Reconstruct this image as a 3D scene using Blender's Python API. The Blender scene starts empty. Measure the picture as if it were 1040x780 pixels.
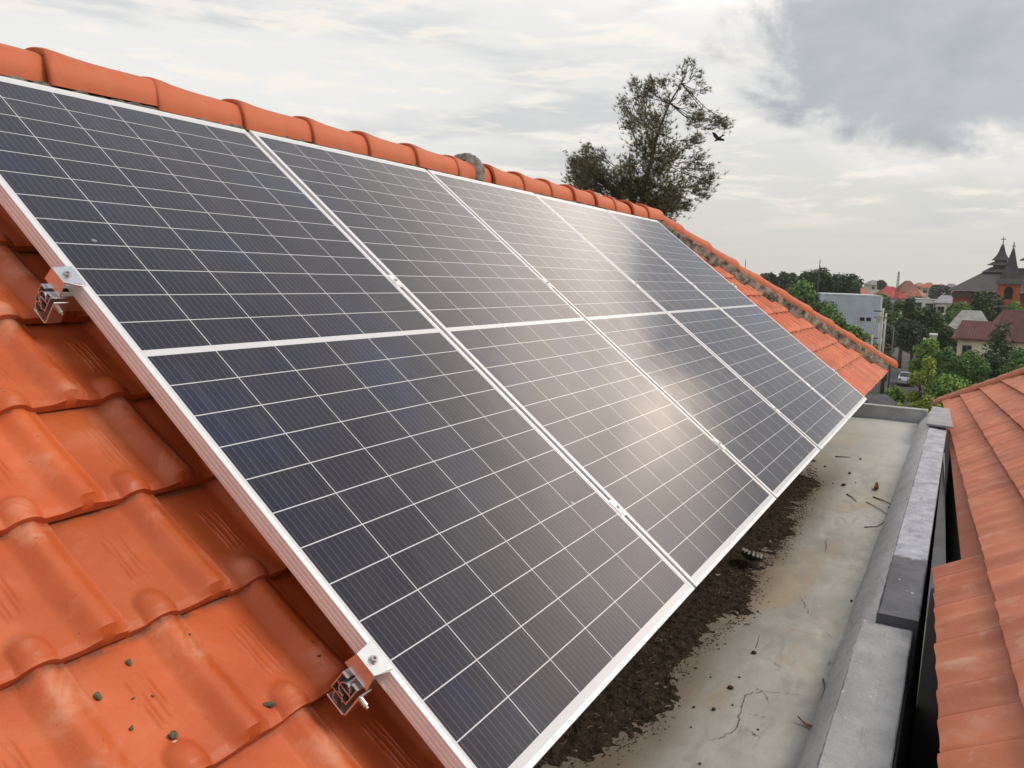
import bpy, bmesh, math, random
from mathutils import Vector, Matrix, noise
R = math.radians
sc = bpy.context.scene
COL = sc.collection

# ------------------------------------------------------------------ camera
MW = ((0.48869364, -0.10230238, 0.86643681),
      (-0.87183718, -0.09464381, 0.48056476),
      (0.03283996, -0.99024076, -0.13544285))
CAM = Vector((-1.00530401, -1.39262601, 0.17780582))
cd = bpy.data.cameras.new('camera'); cam = bpy.data.objects.new('camera', cd); COL.objects.link(cam)
cd.sensor_width = 36; cd.lens = 36 * 819.73 / 1040; cd.clip_start = .05; cd.clip_end = 9000
cam.matrix_world = Matrix(((MW[0][0], -MW[0][1], -MW[0][2], CAM.x),
                           (MW[1][0], -MW[1][1], -MW[1][2], CAM.y),
                           (MW[2][0], -MW[2][1], -MW[2][2], CAM.z), (0, 0, 0, 1)))
sc.camera = cam
# ------------------------------------------------------------------ light
SUN_EL, SUN_AZ = 46, -68                     # degrees; azimuth from +X towards +Y
sd = Vector((math.cos(R(SUN_EL)) * math.cos(R(SUN_AZ)), math.cos(R(SUN_EL)) * math.sin(R(SUN_AZ)), math.sin(R(SUN_EL))))
sl = bpy.data.lights.new('sun', 'SUN'); sl.energy = 2.0; sl.angle = R(22); sl.color = (1, .90, .78)
so = bpy.data.objects.new('sun', sl); COL.objects.link(so)
so.rotation_euler = (-sd).to_track_quat('-Z', 'Y').to_euler(); so.location = (0, -4, 20)
sc.view_settings.view_transform = 'Standard'; sc.view_settings.look = 'None'
sc.view_settings.exposure = 0.06; sc.view_settings.gamma = 1; sc.view_settings.use_curve_mapping = False


class NT:
    """tiny helper to write shader node maths"""
    def __init__(s, tree): s.t = tree; s.n = tree.nodes; s.l = tree.links
    def node(s, typ, **kw):
        n = s.n.new(typ)
        for k, v in kw.items(): setattr(n, k, v)
        return n
    def put(s, sock, v):
        if isinstance(v, bpy.types.NodeSocket): s.l.new(v, sock)
        elif v is not None:
            if hasattr(sock.default_value, '__len__') and not hasattr(v, '__len__'): v = (v,) * 3
            if hasattr(v, '__len__') and len(sock.default_value) == 4 and len(v) == 3: v = (*v, 1)
            sock.default_value = v
    def m(s, op, a, b=None, c=None, clamp=False):
        n = s.node('ShaderNodeMath', operation=op); n.use_clamp = clamp
        for i, v in enumerate((a, b, c)):
            if v is not None: s.put(n.inputs[i], v)
        return n.outputs[0]
    def mix(s, f, a, b, mode='MIX'):
        n = s.node('ShaderNodeMix', data_type='RGBA', blend_type=mode); n.clamp_factor = True
        s.put(n.inputs[0], f); s.put(n.inputs[6], a); s.put(n.inputs[7], b); return n.outputs[2]
    def ss(s, x, lo, hi, a=0.0, b=1.0):
        n = s.node('ShaderNodeMapRange', interpolation_type='SMOOTHSTEP')
        s.put(n.inputs[0], x); s.put(n.inputs[1], lo); s.put(n.inputs[2], hi); s.put(n.inputs[3], a); s.put(n.inputs[4], b)
        return n.outputs[0]
    def noise(s, vec, scale=5, detail=4, rough=.55, dist=0, out=0):
        n = s.node('ShaderNodeTexNoise'); s.put(n.inputs['Vector'], vec)
        n.inputs['Scale'].default_value = scale; n.inputs['Detail'].default_value = detail
        n.inputs['Roughness'].default_value = rough; n.inputs['Distortion'].default_value = dist
        return n.outputs[out]
    def comb(s, x, y, z=0.0):
        n = s.node('ShaderNodeCombineXYZ')
        for i, v in enumerate((x, y, z)): s.put(n.inputs[i], v)
        return n.outputs[0]
    def sep(s, v):
        n = s.node('ShaderNodeSeparateXYZ'); s.put(n.inputs[0], v); return n.outputs
    def vm(s, op, a, b=None):
        n = s.node('ShaderNodeVectorMath', operation=op); s.put(n.inputs[0], a)
        if b is not None: s.put(n.inputs[1], b)
        return n.outputs[0]
    def bump(s, h, strength=.3, dist=.01, normal=None):
        n = s.node('ShaderNodeBump'); s.put(n.inputs['Height'], h)
        n.inputs['Strength'].default_value = strength; n.inputs['Distance'].default_value = dist
        if normal is not None: s.put(n.inputs['Normal'], normal)
        return n.outputs[0]


# ------------------------------------------------------------------ sky
w = bpy.data.worlds.new('World'); sc.world = w; w.use_nodes = True
T = NT(w.node_tree); T.n.clear()
out = T.node('ShaderNodeOutputWorld'); bg = T.node('ShaderNodeBackground'); T.l.new(bg.outputs[0], out.inputs[0])
bg.inputs[1].default_value = .1
sky = T.node('ShaderNodeTexSky', sky_type='NISHITA'); sky.sun_disc = False
sky.sun_elevation = R(SUN_EL); sky.sun_rotation = R(90 - SUN_AZ); sky.air_density = 1.2; sky.dust_density = 3
tc = T.node('ShaderNodeTexCoord'); d = T.vm('NORMALIZE', tc.outputs['Generated']); X, Y, Z = T.sep(d)
az = T.m('MULTIPLY', T.m('ARCTAN2', Y, X), 57.2958); el = T.m('MULTIPLY', T.m('ARCSINE', Z), 57.2958)
vs = T.comb(T.m('MULTIPLY', az, .055), T.m('MULTIPLY', el, .30), 0)
n1 = T.noise(vs, 1.0, 6, .55, .4); n2 = T.noise(vs, 2.7, 6, .6, .3)
vb = T.comb(T.m('MULTIPLY', az, .13), T.m('MULTIPLY', el, .2), 3.3)
n3 = T.noise(vb, 1.15, 8, .60, .3)
grad = T.ss(el, -1, 15)
base = T.mix(grad, (.665, .65, .605), (.80, .80, .775))
left = T.ss(az, 8, 45)
base = T.mix(T.m('MULTIPLY', left, T.ss(el, 3, 12)), base, (.87, .865, .845))
# streaks of grey and light between the layers
base = T.mix(T.m('MULTIPLY', T.ss(n1, .48, .66), .7), base, (.585, .605, .615))
warm = T.m('MULTIPLY', T.ss(n2, .48, .63), T.ss(el, 2.5, 6))
base = T.mix(T.m('MULTIPLY', warm, .75), base, (.99, .91, .83))
# bright, sunlit break high on the open side
def gauss(ca, ra, ce, re):
    a = T.m('POWER', T.m('ABSOLUTE', T.m('DIVIDE', T.m('SUBTRACT', az, ca), ra)), 2)
    e = T.m('POWER', T.m('ABSOLUTE', T.m('DIVIDE', T.m('SUBTRACT', el, ce), re)), 2)
    return T.m('EXPONENT', T.m('MULTIPLY', T.m('ADD', a, e), -1))
g1 = T.m('MULTIPLY', T.m('MULTIPLY', T.ss(el, 14, 21), 1.05), 1.0); g1 = T.m('MULTIPLY', T.m('MULTIPLY', g1, gauss(-7, 23, 24.5, 9.5)), T.ss(n3, .30, .62, .75, 1.08))
g2 = gauss(-3.5, 4.0, 20.5, 2.2)
g3 = T.m('MULTIPLY', gauss(11, 5, 22.5, 3.5), .22)
gl = T.m('ADD', T.m('ADD', g1, T.m('MULTIPLY', g2, .5)), g3)
base = T.mix(1.0, base, T.mix(1.0, (2.2, 1.83, 1.53), T.comb(gl, gl, gl), 'MULTIPLY'), 'ADD')
# the big dark cloud
a2 = T.m('POWER', T.m('ABSOLUTE', T.m('DIVIDE', T.m('SUBTRACT', az, -1), 17)), 2.6)
e2 = T.m('POWER', T.m('ABSOLUTE', T.m('DIVIDE', T.m('SUBTRACT', T.m('ADD', el, T.m('MULTIPLY', az, -.10)), 13.9), 6.3)), 2.6)
f = T.m('SUBTRACT', 1.0, T.m('ADD', a2, e2)); f = T.m('SUBTRACT', f, T.m('MULTIPLY', T.ss(az, -1.5, -6), T.ss(el, 15, 19, 0, 2.5)))
f = T.m('ADD', f, T.m('MULTIPLY', T.m('SUBTRACT', n3, .5), 2.3))
core = T.ss(f, -.05, .55)
shade = T.mix(T.ss(n3, .35, .7), (.51, .53, .56), (.40, .425, .47))
base = T.mix(T.m('MULTIPLY', core, .93), base, shade)
rim = T.m('MULTIPLY', T.ss(f, -.75, -.1), T.m('SUBTRACT', 1.0, core))
base = T.mix(T.m('MULTIPLY', rim, .35), base, (.96, .93, .89))
gp = T.m('MULTIPLY', T.m('ADD', T.m('MULTIPLY', gauss(-4.2, 3.0, 19.6, 1.9), .42), T.m('MULTIPLY', gauss(-8.5, 5, 19, 4), .4)), T.ss(n3, .3, .6, .7, 1.1))
base = T.mix(1.0, base, T.mix(1.0, (1.3, 1.0, .75), T.comb(gp, gp, gp), 'MULTIPLY'), 'ADD')
# rest of the overcast dome
hi = T.ss(el, 30, 60)
base = T.mix(T.m('MULTIPLY', hi, .8), base, (.52, .56, .66))
base = T.mix(T.ss(el, -1.5, -.2, 1, 0), base, (.42, .43, .41))
ten = T.mix(1.0, base, (10, 10, 10), 'MULTIPLY')
mixed = T.mix(.93, sky.outputs[0], ten)
for n in T.n:
    if n.bl_idname == 'ShaderNodeMix': n.clamp_result = False
T.l.new(mixed, bg.inputs[0])


# ------------------------------------------------------------------ materials
MATS = {}
def mat(name, col=(.5, .5, .5), rough=.7, metal=0.0, var=.0, vscale=3.0, spec=.5, bump=0.0, bscale=40, bdist=.01, emis=None):
    if name in MATS: return MATS[name]
    m = bpy.data.materials.new(name); m.use_nodes = True; t = NT(m.node_tree); b = m.node_tree.nodes['Principled BSDF']
    t.put(b.inputs['Base Color'], col); b.inputs['Roughness'].default_value = rough; b.inputs['Metallic'].default_value = metal
    b.inputs['Specular IOR Level'].default_value = spec
    if var or bump:
        tcn = t.node('ShaderNodeTexCoord').outputs['Object']
        if var:
            nn = t.noise(tcn, vscale, 5, .6)
            lo = tuple(c * (1 - var) for c in col); hi_ = tuple(min(1, c * (1 + var)) for c in col)
            t.put(b.inputs['Base Color'], t.mix(t.ss(nn, .3, .7), lo, hi_))
        if bump:
            t.put(b.inputs['Normal'], t.bump(t.noise(tcn, bscale, 4, .6), bump, bdist))
    MATS[name] = m
    return m

def newmat(name):
    m = bpy.data.materials.new(name); m.use_nodes = True; MATS[name] = m
    t = NT(m.node_tree); b = m.node_tree.nodes['Principled BSDF']
    return m, t, b

# glazed terracotta of our own roof
def clay(name, c1, c2, dust, dustamt, rough=.5):
    m, t, b = newmat(name)
    o = t.node('ShaderNodeTexCoord').outputs['Object']
    at = t.node('ShaderNodeAttribute', attribute_name='tint').outputs['Fac']
    n = t.noise(o, 4.5, 6, .6); nf = t.noise(o, 60, 5, .65); nd = t.noise(o, 9, 6, .65, .5)
    c = t.mix(t.ss(n, .3, .7), c1, c2)
    c = t.mix(1.0, c, t.mix(at, (.84, .84, .84), (1.12, 1.10, 1.08)), 'MULTIPLY')
    relief = t.node('ShaderNodeAttribute', attribute_name='relief').outputs['Fac']
    dm = t.m('MULTIPLY', t.ss(nd, .47, .72), t.m('ADD', .35, t.m('MULTIPLY', relief, 1.0)))
    c = t.mix(t.m('MULTIPLY', dm, dustamt, clamp=True), c, dust)
    c = t.mix(t.m('MULTIPLY', t.ss(nf, .60, .75), .35), c, tuple(x * .55 for x in c1))
    gr = t.node('ShaderNodeAttribute', attribute_name='lap_shade_dirt').outputs['Fac']
    c = t.mix(t.m('MULTIPLY', t.m('MULTIPLY', gr, t.ss(t.noise(o, 32, 5, .7), .36, .62)), .75, clamp=True), c, (.11, .075, .05))  # dirty dark line painted as the shade under each overlapping tile
    sp = t.noise(o, 130, 2, .5)
    c = t.mix(t.m('MULTIPLY', t.ss(sp, .735, .77), .8), c, (.10, .075, .05))
    t.put(b.inputs['Base Color'], c)
    t.put(b.inputs['Roughness'], t.ss(nd, .2, .8, rough - .08, rough + .2))
    b.inputs['Specular IOR Level'].default_value = .45
    h = t.m('ADD', t.m('ADD', t.m('MULTIPLY', t.noise(o, 25, 4, .6), .8), t.m('MULTIPLY', nf, .4)), t.m('MULTIPLY', t.noise(o, 420, 3, .6), .22))
    t.put(b.inputs['Normal'], t.bump(h, .42, .004))
    return m
CLAY = clay('terracotta tile', (.455, .088, .023), (.575, .126, .034), (.64, .34, .22), .46, .47)
CLAY_RIDGE = clay('terracotta ridge', (.50, .105, .032), (.60, .14, .045), (.58, .34, .24), .40, .55)
CLAY_OLD = clay('faded terracotta', (.51, .150, .075), (.61, .21, .115), (.66, .43, .33), .75, .7)

def concrete_floor():
    m, t, b = newmat('gutter screed')
    o = t.node('ShaderNodeTexCoord').outputs['Object']; x, y, z = t.sep(o)
    n = t.noise(o, 1.6, 7, .6); nf = t.noise(o, 30, 5, .7); n2 = t.noise(t.vm('MULTIPLY', o, (1, 3.2, 1)), 1.3, 5, .6, .6)
    n4 = t.noise(t.vm('MULTIPLY', o, (.8, 2.4, 1)), 5.5, 6, .65, .5)
    c = t.mix(t.ss(n, .32, .68), (.27, .265, .235), (.43, .43, .40))
    c = t.mix(t.m('MULTIPLY', t.ss(n4, .48, .66), .45), c, (.215, .21, .185))
    c = t.mix(t.m('MULTIPLY', t.ss(n4, .44, .30), .4), c, (.52, .515, .485))
    c = t.mix(t.m('MULTIPLY', t.ss(n2, .46, .66), .7), c, (.36, .285, .185))          # rusty water marks
    c = t.mix(t.m('MULTIPLY', t.ss(x, 4.6, 7.4), .55), c, (.55, .555, .53))            # paler towards the far end
    st = t.noise(t.vm('MULTIPLY', o, (3.5, .6, 1)), 2.2, 4, .6)
    c = t.mix(t.m('MULTIPLY', t.ss(st, .58, .68), .25), c, (.22, .215, .19))
    edge = t.ss(t.m('ADD', y, t.m('MULTIPLY', t.m('SUBTRACT', n, .5), .45)), -.80, -.60)
    c = t.mix(t.m('MULTIPLY', t.m('MULTIPLY', edge, t.ss(x, 5.0, 6.2, 1, 0)), .85), c, (.14, .11, .08))                        # earth stain beside the heap
    c = t.mix(t.m('MULTIPLY', t.ss(nf, .62, .74), .5), c, (.14, .12, .095))
    t.put(b.inputs['Base Color'], c); t.put(b.inputs['Roughness'], t.ss(n, .3, .7, .62, .85))
    h = t.m('ADD', t.noise(o, 9, 5, .6), t.m('MULTIPLY', nf, .25))
    t.put(b.inputs['Normal'], t.bump(h, .35, .008)); return m
FLOOR = concrete_floor()

def parapet_mat():
    m, t, b = newmat('parapet cement')
    o = t.node('ShaderNodeTexCoord').outputs['Object']; x, y, z = t.sep(o)
    n = t.noise(o, 5, 6, .6); nf = t.noise(o, 45, 5, .7); wv = t.noise(t.comb(x, 0, 0), 9, 4, .6)
    light = t.mix(t.ss(n, .3, .7), (.66, .66, .64), (.80, .80, .78))  # inner slope's pale cement, colour raised to stand in for missing light
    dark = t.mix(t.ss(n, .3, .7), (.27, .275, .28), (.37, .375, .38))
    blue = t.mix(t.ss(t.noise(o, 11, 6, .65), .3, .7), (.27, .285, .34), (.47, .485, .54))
    step_dark = t.mix(t.ss(n, .3, .7), (.07, .074, .088), (.115, .12, .14))  # darker cement on the step's face and the start of its top
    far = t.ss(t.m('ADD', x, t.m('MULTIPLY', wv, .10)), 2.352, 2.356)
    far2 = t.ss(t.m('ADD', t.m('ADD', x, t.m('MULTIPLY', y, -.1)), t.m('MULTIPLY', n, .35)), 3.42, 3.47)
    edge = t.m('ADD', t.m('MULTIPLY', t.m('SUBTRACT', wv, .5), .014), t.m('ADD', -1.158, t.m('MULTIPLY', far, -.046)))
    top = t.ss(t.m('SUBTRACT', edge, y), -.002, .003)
    tc_ = t.mix(far, dark, t.mix(far2, step_dark, blue))
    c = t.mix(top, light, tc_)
    c = t.mix(t.m('MULTIPLY', t.ss(nf, .58, .74), .4), c, (.10, .10, .10))
    c = t.mix(t.m('MULTIPLY', t.ss(t.noise(o, 17, 3, .5), .69, .72), .7), c, (.62, .62, .6))
    outer = t.ss(z, -1.20, -1.12)
    c = t.mix(outer, (.10, .10, .11), c) if False else c
    strk = t.noise(t.vm('MULTIPLY', o, (2.5, 14, 4)), 3, 5, .65)
    c = t.mix(t.m('MULTIPLY', t.ss(strk, .54, .70), .4), c, (.15, .15, .155))
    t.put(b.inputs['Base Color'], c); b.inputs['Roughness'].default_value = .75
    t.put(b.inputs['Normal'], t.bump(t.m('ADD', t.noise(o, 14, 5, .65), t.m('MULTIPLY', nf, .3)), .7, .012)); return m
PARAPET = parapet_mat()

W_P, G_P, H_P, CU = 1.048, .0198, 1.0515, .1688
NR = 12; CV = (H_P - .0272 - .008) / NR
def cell_mat():
    m, t, b = newmat('photovoltaic glass')
    tco = t.node('ShaderNodeTexCoord').outputs['Object']; x, y, z = t.sep(tco)
    oi = t.node('ShaderNodeObjectInfo').outputs['Random']
    u = t.m('DIVIDE', t.m('SUBTRACT', x, W_P / 2 - 3 * CU), CU)
    ay = t.m('ABSOLUTE', y); v = t.m('DIVIDE', t.m('SUBTRACT', ay, .008), CV)
    fu = t.m('FRACT', u); fv = t.m('FRACT', v)
    du = t.m('MULTIPLY', t.m('MINIMUM', fu, t.m('SUBTRACT', 1.0, fu)), CU)
    dv = t.m('MULTIPLY', t.m('MINIMUM', fv, t.m('SUBTRACT', 1.0, fv)), CV)
    line = t.m('LESS_THAN', t.m('MINIMUM', du, dv), .0011)
    outu = t.m('MAXIMUM', t.m('LESS_THAN', u, .0), t.m('GREATER_THAN', u, 6.0))
    outv = t.m('MAXIMUM', t.m('LESS_THAN', v, .0), t.m('GREATER_THAN', v, float(NR)))
    white = t.m('MAXIMUM', t.m('MAXIMUM', line, outu), outv)
    fb = t.m('FRACT', t.m('MULTIPLY', fu, 10)); db = t.m('MULTIPLY', t.m('ABSOLUTE', t.m('SUBTRACT', fb, .5)), CU / 10)
    bus = t.m('LESS_THAN', db, .00045)
    cell = t.comb(t.m('FLOOR', u), t.m('FLOOR', v), t.m('ADD', t.m('MULTIPLY', oi, 40), t.m('SIGN', y)))
    wn = t.node('ShaderNodeTexWhiteNoise', noise_dimensions='3D'); t.put(wn.inputs[0], cell)
    cc = t.mix(wn.outputs[0], (.007, .0065, .018), (.011, .010, .023))
    nn = t.noise(tco, 2.2, 4, .5)
    cc = t.mix(t.ss(nn, .5, .75), cc, (.008, .014, .050))
    cc = t.mix(t.m('MULTIPLY', bus, .7), cc, (.16, .16, .19))
    cc = t.mix(white, cc, (.60, .61, .63))
    stv = t.noise(t.vm('MULTIPLY', tco, (14, 1.2, 1)), 1.5, 4, .6); drp = t.node('ShaderNodeTexVoronoi'); t.put(drp.inputs['Vector'], t.vm('ADD', tco, t.comb(t.m('MULTIPLY', oi, 9), 0, 0))); drp.inputs['Scale'].default_value = 3.1
    drop = t.m('MULTIPLY', t.m('LESS_THAN', t.m('ADD', drp.outputs['Distance'], t.m('MULTIPLY', t.noise(tco, 90, 2, .5), .03)), .034), .5)
    # thin film of dust, more of it near the lower edge of each module
    nd = t.noise(tco, 6, 6, .65); nsp = t.noise(tco, 75, 3, .5)
    low = t.ss(y, -.75, -1.05)
    du_ = t.m('ADD', t.ss(nd, .35, .8, .004, .022), t.m('MULTIPLY', low, .02))
    du_ = t.m('ADD', du_, t.m('MULTIPLY', t.ss(nsp, .72, .78), .07))
    du_ = t.m('ADD', du_, t.m('MULTIPLY', t.ss(stv, .54, .72), .028))
    cc = t.mix(du_, cc, (.52, .45, .40)); cc = t.mix(drop, cc, (.45, .44, .42))
    t.put(b.inputs['Base Color'], cc)
    t.put(b.inputs['Roughness'], t.ss(nd, .3, .8, .085, .14))
    b.inputs['Sheen Weight'].default_value = .05; b.inputs['Sheen Roughness'].default_value = .45; b.inputs['Sheen Tint'].default_value = (.9, .85, .8, 1); b.inputs['IOR'].default_value = 1.47; b.inputs['Specular IOR Level'].default_value = .5
    t.put(b.inputs['Normal'], t.bump(t.noise(tco, 3.2, 2, .5), .10, .01))
    return m
CELLS = cell_mat()
ALU = mat('anodised aluminium', (.80, .80, .81), .42, .48, .04, 8)
ALU2 = mat('clamp aluminium', (.72, .74, .75), .30, .95, .05, 30)
STEEL = mat('bolt steel', (.55, .54, .52), .25, 1.0)
BACK = mat('panel back sheet', (.75, .75, .75), .5)
MORTAR = mat('grey mortar', (.26, .245, .22), .95, 0, .45, 22, .2, .9, 60, .02)
MORTAR_D = mat('dark mortar', (.17, .15, .125), .95, 0, .5, 30, .2, .9, 60, .02)
MORTAR_H = mat('weathered hip mortar', (.20, .17, .14), .95, 0, .75, 14, .2, .9, 60, .02)
WALLG = mat('grey rendered wall', (.17, .17, .165), .9, 0, .25, 2, .2, .4, 20)
DIRT = mat('dark earth', (.046, .035, .026), 1.0, 0, .55, 30, .1, 1.0, 90, .02)
CLODM = mat('earth clod', (.085, .064, .047), 1.0, 0, .4, 60, .1, .8, 120, .004)
CRACK = mat('crack line', (.085, .08, .072), .95)
LEAFB = mat('dry brown leaf', (.20, .075, .035), .8, 0, .4, 40)
TWIG = mat('twig bark', (.075, .055, .04), .9, 0, .3, 50)


# ------------------------------------------------------------------ object helpers
def mesh(name, vs_, fs, m=None, parent=None, smooth=False, mats=None, midx=None):
    me = bpy.data.meshes.new(name); me.from_pydata([tuple(v) for v in vs_], [], fs); me.update()
    for mm in (mats or ([m] if m else [])): me.materials.append(mm)
    if midx: me.polygons.foreach_set('material_index', midx)
    if smooth: me.polygons.foreach_set('use_smooth', [True] * len(fs))
    o = bpy.data.objects.new(name, me); COL.objects.link(o)
    if parent: o.parent = parent
    return o
def fix(o):
    bm = bmesh.new(); bm.from_mesh(o.data); bmesh.ops.recalc_face_normals(bm, faces=bm.faces); bm.to_mesh(o.data); bm.free(); return o
def tag(o, label=None, cat=None, group=None, kind=None):
    if label: o['label'] = label
    if cat: o['category'] = cat
    if group: o['group'] = group
    if kind: o['kind'] = kind
    return o
def thing(name, label, cat, loc=(0, 0, 0), rot=(0, 0, 0), group=None):
    o = bpy.data.objects.new(name, None); COL.objects.link(o); o.location = loc; o.rotation_euler = rot
    o.empty_display_size = .1
    return tag(o, label, cat, group)
class MB:
    def __init__(s): s.v = []; s.f = []
    def add(s, vs_, fs):
        k = len(s.v); s.v += [tuple(a) for a in vs_]; s.f += [tuple(i + k for i in q) for q in fs]; return s
    def box(s, a, b):
        (x0, y0, z0), (x1, y1, z1) = a, b
        return s.add([(x0, y0, z0), (x1, y0, z0), (x1, y1, z0), (x0, y1, z0), (x0, y0, z1), (x1, y0, z1), (x1, y1, z1), (x0, y1, z1)],
                     [(3, 2, 1, 0), (4, 5, 6, 7), (0, 1, 5, 4), (1, 2, 6, 5), (2, 3, 7, 6), (3, 0, 4, 7)])
    def tube(s, pts, rads, n=8, cap=True):
        pts = [Vector(p) for p in pts]
        if not hasattr(rads, '__len__'): rads = [rads] * len(pts)
        vs_, fs = [], []
        for i, p in enumerate(pts):
            t_ = (pts[min(i + 1, len(pts) - 1)] - pts[max(i - 1, 0)]).normalized()
            a = t_.orthogonal().normalized() if i == 0 else (a - t_ * a.dot(t_)).normalized()
            b_ = t_.cross(a)
            for k in range(n):
                q = 2 * math.pi * k / n; vs_.append(p + (a * math.cos(q) + b_ * math.sin(q)) * rads[i])
        for i in range(len(pts) - 1):
            for k in range(n):
                k2 = (k + 1) % n; fs.append((i * n + k, i * n + k2, (i + 1) * n + k2, (i + 1) * n + k))
        if cap: fs.append(tuple(range(n - 1, -1, -1))); fs.append(tuple((len(pts) - 1) * n + k for k in range(n)))
        return s.add(vs_, fs)
    def build(s, name, m, parent=None, smooth=False): return mesh(name, s.v, s.f, m, parent, smooth)
def bevel(o, w_=.003, seg=2):
    md = o.modifiers.new('bevel', 'BEVEL'); md.width = w_; md.segments = seg; md.limit_method = 'ANGLE'; md.angle_limit = R(35); return o
def sst(a, b, x):
    t_ = max(0., min(1., (x - a) / (b - a))); return t_ * t_ * (3 - 2 * t_)
def ray(px, py):
    c = ((px - 520) / 819.73, (py - 390) / 819.73, 1.0)
    return Vector([sum(MW[i][k] * c[k] for k in range(3)) for i in range(3)])
def at(px, py, depth): return CAM + ray(px, py) * depth

# ------------------------------------------------------------------ our house: roof plane frame
TI = R(37.5); ct, st_ = math.cos(TI), math.sin(TI); OFF = .13
ND = Vector((0, -st_, ct))
def rp(U, V, h=0.0): return Vector((U, -V * ct, -V * st_)) + ND * (h - OFF)
PU, PV = .202, .247
YR = 1.08; VR = -(YR - OFF * st_) / ct; VE = 1.03
UHT, UHB = 5.86, 8.58
def uhip(V): return UHT + (V - VR) / (VE - VR) * (UHB - UHT)
# height of one tile, u across 0..1, w down 0..1
def tile_h(u, w_, roll_on=1.0):
    h = -.026 * (1 - w_)
    roll = sst(.60, .80, u) if u < .80 else 1 - .62 * sst(.84, .99, u)
    h += .0235 * roll * roll_on * (1 - .62 * sst(.93, 1.0, w_) ** 1.6)
    du_ = (u - .30) / .15
    if abs(du_) < 1:
        dw = max(0., (.875 - w_)) * PV / PU / .15; rr_ = du_ * du_ + dw * dw
        if rr_ < 1: h += .019 * (1 - rr_) ** .8 * (1 - .25 * sst(.93, 1, w_))
    if .22 < w_ < .72:
        k = sst(.22, .30, w_) * (1 - sst(.60, .72, w_))
        for g in (.30, .345, .415, .46):
            q = (u - g - (w_ - .45) * .04) / .011
            if abs(q) < 1: h += .0026 * k * (1 - q * q)
    h -= .0035 * sst(.955, .968, w_)
    h += .0015 * math.sin(3 * u + 5 * w_)
    return h
def roof_h(U, V):
    k = math.floor((V - .479) / PV) + 1; vb_ = .479 + k * PV
    w_ = 1 - (vb_ - V) / PV; off = -.041 if k % 2 == 0 else -.142
    u = ((U - off) / PU) % 1.0
    return tile_h(u, w_)

house = thing('tiled_house', 'house with the glossy orange tile roof under the panels and a concrete eave gutter', 'house', (0, -.4, -11))
HB = Matrix.Translation((0, .4, 11))
def hpart(o, par=None):
    o.parent = par or house
    if par is None: o.matrix_parent_inverse = HB
    return o

LAP_SHADE_DIRT = []  # per-vertex weight of the painted shade and dirt below each tile lap
def tile_field(jrange, krange, nu, nv, wext, place, hipf=None, last=None, hf=tile_h, thick=.016, seed=1, pu=PU, pv=PV, v0=.479, offs=(-.041, -.142)):
    rng = random.Random(seed); V_, F_, tint, rel, LAP_SHADE_DIRT[:] = [], [], [], [], []
    for k in krange:
        vb_ = v0 + k * pv; pvk = pv
        if last is not None and k == krange[-1]: pvk = pv + (last - vb_); vb_ = last
        for j in jrange:
            ub = offs[k % 2] + j * pu; ua = ub - pu + .0012
            if hipf and ua > hipf(vb_ - pvk * .1): continue
            tn = rng.random(); dz = rng.uniform(-.0012, .0012); rt = rng.uniform(-.0018, .0018); dv_ = rng.uniform(-.0025, .0025)
            b0 = len(V_)
            for iv in range(nv + 1):
                w_ = -wext + (1 + wext) * iv / nv
                for iu in range(nu + 1):
                    u = iu / nu; h = hf(u, w_) + dz + rt * (u - .5) * 2
                    U = ua + (ub - ua) * u; VV = vb_ - pvk * (1 - w_) + dv_
                    if hipf: U = min(U, hipf(VV) + .02)
                    V_.append(place(U, VV, h)); tint.append(tn); LAP_SHADE_DIRT.append(1 - sst(.0, .055, w_)); rel.append(max(0., min(1., (hf(u, w_) + .026 * (1 - w_)) / .02)))
            for iv in range(nv):
                for iu in range(nu):
                    a = b0 + iv * (nu + 1) + iu; F_.append((a, a + nu + 1, a + nu + 2, a + 1))
            # butt face and the two side faces
            edge = [b0 + nv * (nu + 1) + iu for iu in range(nu + 1)]
            side = [b0 + iv * (nu + 1) + nu for iv in range(nv + 1)]
            sideL = [b0 + iv * (nu + 1) for iv in range(nv + 1)]
            for lst, fl in ((edge, 0), (side, 1), (sideL, 0)):
                c0 = len(V_)
                for iq, q in enumerate(lst):
                    p = Vector(V_[q]); cut = thick
                    if lst is edge: cut += hf(iq / nu, 1.0) - hf(iq / nu, 1.0, .12)
                    elif lst is side: cut += hf(1.0, -wext + (1 + wext) * iq / nv) - hf(1.0, -wext + (1 + wext) * iq / nv, .12)
                    p = p - (place(0, 0, cut) - place(0, 0, 0)); V_.append(p); tint.append(tn * .8); rel.append(0); LAP_SHADE_DIRT.append(.5)
                for i in range(len(lst) - 1):
                    f_ = (lst[i], c0 + i, c0 + i + 1, lst[i + 1])
                    F_.append(f_ if not fl else f_[::-1])
    return V_, F_, tint, rel
def attr(o, name, vals):
    a = o.data.attributes.new(name, 'FLOAT', 'POINT'); a.data.foreach_set('value', vals)

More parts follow.
